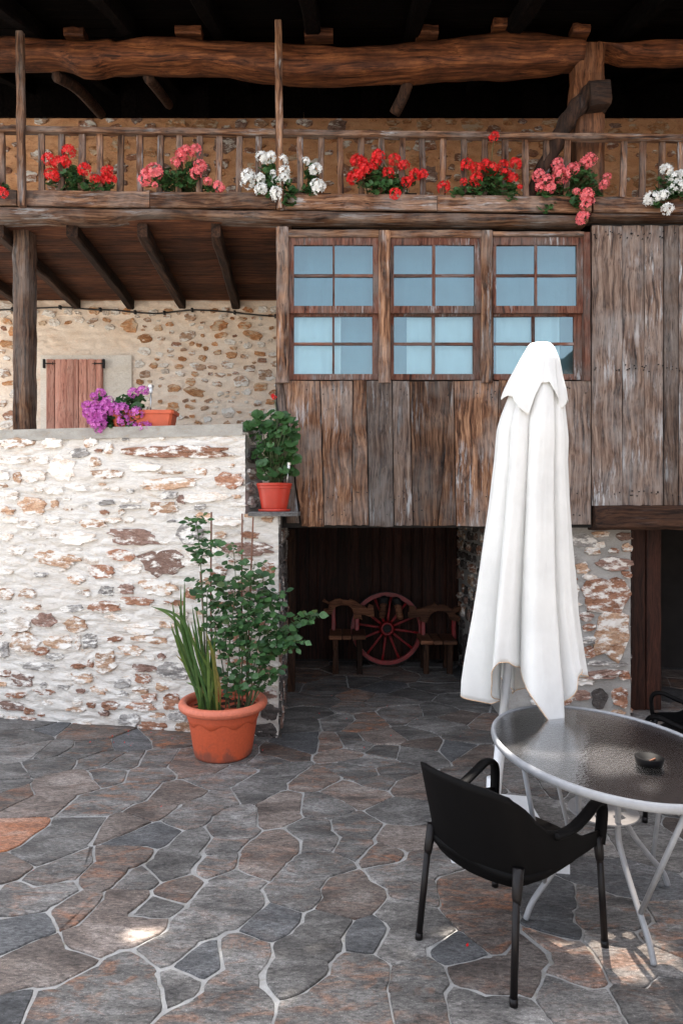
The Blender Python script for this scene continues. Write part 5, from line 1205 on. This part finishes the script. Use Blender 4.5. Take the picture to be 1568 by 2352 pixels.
# rear feet seen at (973,2155) and (1165,2320), a front foot at (1322,2158)
rl, rr_, fr_ = G(973, 2152), G(1167, 2318), G(1322, 2156)
fw = ((fr_ - rr_).normalized() + Vector((-(rr_ - rl).y, (rr_ - rl).x, 0)).normalized()).normalized()
ch.rotation_euler.z = math.atan2(-fw.x, fw.y); ch.location = (rl + rr_) / 2 + fw * .262
c2 = copy_tree(ch, 'black plastic armchair beyond the glass table, beside the dark doorway')
c2.location = (2.12, 3.84, 0); c2.rotation_euler.z = rad(62)

# ------------------------------------------------------------------ cart wheel, benches, clogs in the passage
WC = Vector((F(888, 0, 7.40).x, 7.42, .425)); wr = .405
wt = thing('cart_wheel', (WC.x, WC.y, .02), 'red painted cart wheel leaning against the plank wall of the passage', 'wheel')
tilt = Matrix.Translation(WC) @ Matrix.Rotation(rad(-6), 4, 'X')
def wxf(mb): mb.v = [tilt @ v for v in mb.v]; return mb
mb = MB(); rings = []
for i in range(49):
    a = 2*math.pi*i/48; e = Vector((math.cos(a), 0, math.sin(a))); rings.append([e*(wr - .045) + Vector((0, -.03, 0)), e*wr + Vector((0, -.03, 0)), e*wr + Vector((0, .03, 0)), e*(wr - .045) + Vector((0, .03, 0))])
wxf(mb.loft(rings, False)).obj('rim', M['wheel_red'], wt)
mb = MB(); rings = []
for i in range(49):
    a = 2*math.pi*i/48; e = Vector((math.cos(a), 0, math.sin(a))); rings.append([e*(wr+.001) + Vector((0, -.032, 0)), e*(wr+.009) + Vector((0, -.032, 0)), e*(wr+.009) + Vector((0, .032, 0)), e*(wr+.001) + Vector((0, .032, 0))])
wxf(mb.loft(rings, False)).obj('iron_tyre', M['iron'], wt)
for i in range(12):
    a = 2*math.pi*(i + .5)/12 + .12; e = Vector((math.cos(a), 0, math.sin(a)))
    wxf(MB().tube([e*.07, e*.12, e*.28, e*(wr - .043)], [.011, .015, .011, .016], 8)).obj('spoke', M['wheel_red'], wt, True)
mb = MB(); rings = []
for r_, y_ in ((.06, .06), (.078, .05), (.085, 0), (.083, -.05), (.075, -.085), (.072, -.10), (.052, -.105), (.05, -.09), (.045, -.04)):
    rings.append([Vector((r_*math.cos(a), y_, r_*math.sin(a))) for a in [2*math.pi*k_/32 for k_ in range(32)]])
hb = wxf(mb.loft(rings, False)).obj('hub', M['wheel_red'], wt, True)
wxf(MB().loft([[Vector((.048*math.cos(a), y_, .048*math.sin(a))) for a in [2*math.pi*k_/20 for k_ in range(20)]] for y_ in (-.035, -.05)])).obj('hub_bore', M['iron'], hb)
def rz5(x, y, Y): return F((820 + x * .29337) * .8615, (1540 + y * .29337) * .8615, Y)     # crop of the wheel
def outline_board(name, pts, Y, th, mat, parent):
    P = [rz5(x, y, Y) for x, y in pts]; n_ = len(P); vs = P + [p + Vector((0, th, 0)) for p in P]
    o = mk(name, vs, [tuple(range(n_)), tuple(reversed(range(n_, 2*n_)))] + [(i, (i+1) % n_, n_+(i+1) % n_, n_+i) for i in range(n_)], mat, parent)
    md = o.modifiers.new('b', 'BEVEL'); md.width = .006; md.segments = 2; return o
def bench(label, seat, yoke, yokey, posts):
    x0, x1, y0 = seat; a, b = rz5(x0, y0, 6.98), rz5(x1, y0, 6.98); sz = a.z
    t = thing('wooden_bench', ((a.x + b.x)/2, 7.2, 0), label, 'bench', 'benches beside the cart wheel')
    w = (b.x - a.x); c = [0, .36, .61, 1.0]
    for i in range(3):
        timber('seat_plank', (a.x + w*(c[i] + c[i+1])/2, 6.98, sz - .02), (a.x + w*(c[i] + c[i+1])/2, 7.38, sz - .02), w*(c[i+1]-c[i]) - .012, .042, M['yoke'], t, side=UZ, seg=4, wob=.003)
    for lx in (.18, .82):
        for ly in (7.05, 7.32): timber('leg', (a.x + w*lx, ly, 0), (a.x + w*lx, ly, sz - .042), .06, .06, M['dark_z'], t, seg=3)
    yb_ = outline_board('yoke_back', yoke, yokey, .06, M['yoke'], t); tag(yb_, 'carved ox yoke used as backrest')
    for px_, py_ in posts:
        p = rz5(px_, py_, yokey + .03); timber('support', (p.x, 7.30, sz - .04), (p.x, yokey + .03 + .045, p.z), .045, .035, M['wheel_red'], t, seg=3)
    return t
bench('wooden bench with yoke back beside the pier side of the cart wheel', (1022, 1362, 575), [(915,325),(930,318),(928,265),(972,268),(975,300),(1040,285),(1130,255),(1160,238),(1175,262),(1230,252),(1270,265),(1310,300),(1360,270),(1390,268),(1385,290),(1330,325),(1345,345),(1378,362),(1372,388),(1330,392),(1300,380),(1280,330),(1235,298),(1175,298),(1120,325),(1095,365),(1080,405),(1050,400),(1020,385),(1030,350),(925,370)], 7.26, [(1050, 370), (1330, 370)])
bench('wooden bench with yoke back in the dark end of the passage', (190, 535, 530), [(140,215),(150,205),(190,235),(250,205),(295,200),(320,212),(375,215),(385,203),(430,220),(470,250),(500,262),(545,290),(560,250),(592,262),(600,350),(560,350),(520,335),(480,330),(488,375),(460,365),(425,372),(420,320),(405,275),(370,250),(300,245),(255,260),(225,300),(215,330),(145,325),(150,295),(190,290),(205,240)], 7.26, [(450, 345), (235, 260)])
for i, (x, y, rr0) in enumerate(((680, 300, .12), (828, 312, -.2))):
    c = rz5(x, y, 7.345); mb = MB(); rings = []; s_ = .00145 * 1.0
    for yy, wx, dy in ((-.085, .012, .02), (-.078, .03, .035), (-.04, .040, .05), (.0, .038, .05), (.035, .035, .045), (.07, .040, .05), (.088, .03, .04), (.095, .01, .02)):
        rings.append([Vector((wx*math.cos(a) + math.sin(rr0)*yy, -dy*.5*(math.sin(a)) , yy)) + c for a in [2*math.pi*k_/14 for k_ in range(14)]])
    cl = thing('wooden_clog', c.to_tuple(), 'worn clog hung on the wheel, ' + ('nearer the bench in the dark end' if i == 0 else 'nearer the pier side bench'), 'clog', 'clogs hung on the wheel')
    mb.loft(rings).obj('sole', M['yoke'], cl, True)
    rings = [[Vector((wx*math.cos(a) + math.sin(rr0)*yy + R.uniform(-.001, .001), .02 - dy*.5*math.sin(a), yy)) + c for a in [2*math.pi*k_/14 for k_ in range(14)]] for yy, wx, dy in ((.05, .03, .05), (.08, .052, .08), (.12, .058, .09), (.15, .045, .07), (.165, .015, .03))]
    MB().loft(rings).obj('upper', M['iron'], cl, True)

# ------------------------------------------------------------------ fallen petals
mb = MB()
for x, y in [(1160,2000),(1345,1998),(1245,2520),(430,2150),(1530,2210),(180,1950),(300,1962),(640,1970),(700,2000),(90,2320),(1000,1720),(985,1740),(1260,1880),(880,2060)] + [(R.uniform(0, 760), R.uniform(1900, 1990)) for _ in range(26)] + [(R.uniform(760, 1250), R.uniform(1850, 2150)) for _ in range(14)]:
    p = G(x * .8615, y * .8615, .014); a = R.uniform(0, 6); s = R.uniform(.004, .009); e = Vector((math.cos(a), math.sin(a), .2))*s; f = Vector((-math.sin(a), math.cos(a), 0))*s*.7
    mb.add([p - e, p + f, p + e + Vector((0, 0, s*.5)), p - f], [(0, 1, 2, 3)])
tag(mb.obj('fallen_petals', M['petal_red']), 'tiny fallen geranium petals scattered over the flagstones', 'petals', kind='stuff')

# ------------------------------------------------------------------ unseen house added across the yard for front light and pane reflections
oh = thing('added_house', (-5, -24, 0), 'unseen stone house added across the yard for front light and pane reflections', 'house')
mb = MB(); xa, xb, yf = -13.0, 3.0, -24.0
mb.box((xa, yf - 6, -.02), (xb, yf, 5.2)); wl2 = mb.obj('wall', ST['p'], oh)
MB().add([(xa - .4, yf + .5, 5.1), (xb + .4, yf + .5, 5.1), (xb + .4, yf - 3, 6.6), (xa - .4, yf - 3, 6.6), (xa - .4, yf - 6.5, 5.1), (xb + .4, yf - 6.5, 5.1)], [(0, 1, 2, 3), (3, 2, 5, 4), (0, 3, 4), (1, 5, 2), (0, 4, 5, 1)]).obj('roof', M['slab'], oh)
for wx in (-11.4, -8.4, -5.6, -2.8, 0, 1.8):
    for wz in (1.0, 3.4):
        f = MB().box((wx, yf, wz), (wx + .9, yf + .04, wz + 1.2)).obj('window', M['sash_z'], oh); MB().box((wx + .07, yf + .03, wz + .07), (wx + .42, yf + .05, wz + 1.13)).box((wx + .48, yf + .03, wz + .07), (wx + .83, yf + .05, wz + 1.13)).obj('pane', M['pane'], f)

# ------------------------------------------------------------------ unseen building added to shade the right, unseen tree added for sun patches
bn = thing('shade_barn', (7, -2.5, 0), 'unseen dark stone building added to shade the right side of the yard', 'shade_barn')
MB().box((4.7, -9, -.02), (9, 3.6, 4.8)).obj('wall', ST['p'], bn)
MB().add([(4.3, -9.3, 4.75), (4.3, 3.9, 4.75), (6.9, 3.9, 6.3), (6.9, -9.3, 6.3), (9.4, -9.3, 4.75), (9.4, 3.9, 4.75)], [(0, 3, 2, 1), (3, 4, 5, 2), (0, 1, 5, 4), (1, 2, 5), (0, 4, 3)]).obj('roof', M['slab'], bn)
tr_ = thing('dapple_tree', (3.5, 1.0, 0), 'leafy tree at the edge of the yard, one bough reaching along the eaves', 'tree')
MB().tube(spline([(3.5, 1.0, -.05), (3.45, 1.1, 2.0), (3.5, 1.6, 4.0), (3.2, 2.6, 5.6), (2.2, 3.6, 6.5), (.6, 4.1, 6.75), (-1.2, 4.2, 6.8), (-2.6, 4.25, 6.7)], 8), [.16 - .14 * i / 56 for i in range(57)], 9).obj('trunk', M['dark_z'], tr_, True)
sdir = sd / sd.z; rt = random.Random(3); mb = MB(); spots = [(G(1105, 2145), .19), (G(1200, 2140), .14), (G(1290, 2140), .15), (G(1445, 2195), .19), (G(340, 2130), .10), (G(600, 2085), .07)]
for _ in range(17000):
    z = rt.uniform(6.1, 7.1); gx, gy = rt.uniform(-2.6, 2.6), rt.uniform(1.75, 3.15) + rt.gauss(0, .06)
    c = Vector((gx, gy, 0)) + sdir * z
    if c.z < rz(c.y) + .25 and c.y > 4.55: continue
    if any((Vector((gx, gy, 0)) - p).length < r * (1 + .35 * noise.noise((gx*6, gy*6, 1))) for p, r in spots): continue  # leaves left out where sun patches should land on the paving
    nrm = Vector((rt.uniform(-1, 1), rt.uniform(-1, 1), rt.uniform(.3, 1))).normalized(); t_ = nrm.orthogonal().normalized(); w_ = nrm.cross(t_); q = rt.uniform(.035, .07)
    mb.add([c - t_*q, c + w_*q*.55, c + t_*q, c - w_*q*.55], [(0, 1, 2, 3)])
tag(mb.obj('crown', M['leaf'], tr_), kind='stuff')

M['grit'] = plain('grey_yard_grit', (0.20, 0.185, 0.165), 0.95, 0.2, nscale=9, namt=0.35, bstr=0.6)  # for a sheet added out of view, toned to bounce less sun upward
tag(mk('yard', [(-16, -24, .0), (16, -24, .0), (16, 1.5, .0), (-16, 1.5, .0)], [(0, 1, 2, 3)], M['grit']), 'unseen grey grit ground added to cut the bounced light', kind='structure')
# nail heads in the cladding
rn = random.Random(8); mb = MB()
for k in range(150):
    x, y = (rn.uniform(120, 1210), rn.choice((690, 1090, 1160)) + rn.uniform(-22, 22)) if k < 90 else (rn.uniform(1225, 1560), rn.choice((95, 600, 1080)) + rn.uniform(-15, 15))
    p = q4(x, y, 5.355); mb.loft([[p + Vector((.0042*math.cos(a)*f, -.004*g_, .0042*math.sin(a)*f)) for a in [math.pi*i/3 for i in range(6)]] for f, g_ in ((1.2, -2), (1.2, 1), (.6, 1.6))])
tag(mb.obj('nail_heads', M['iron'], house), kind='stuff')
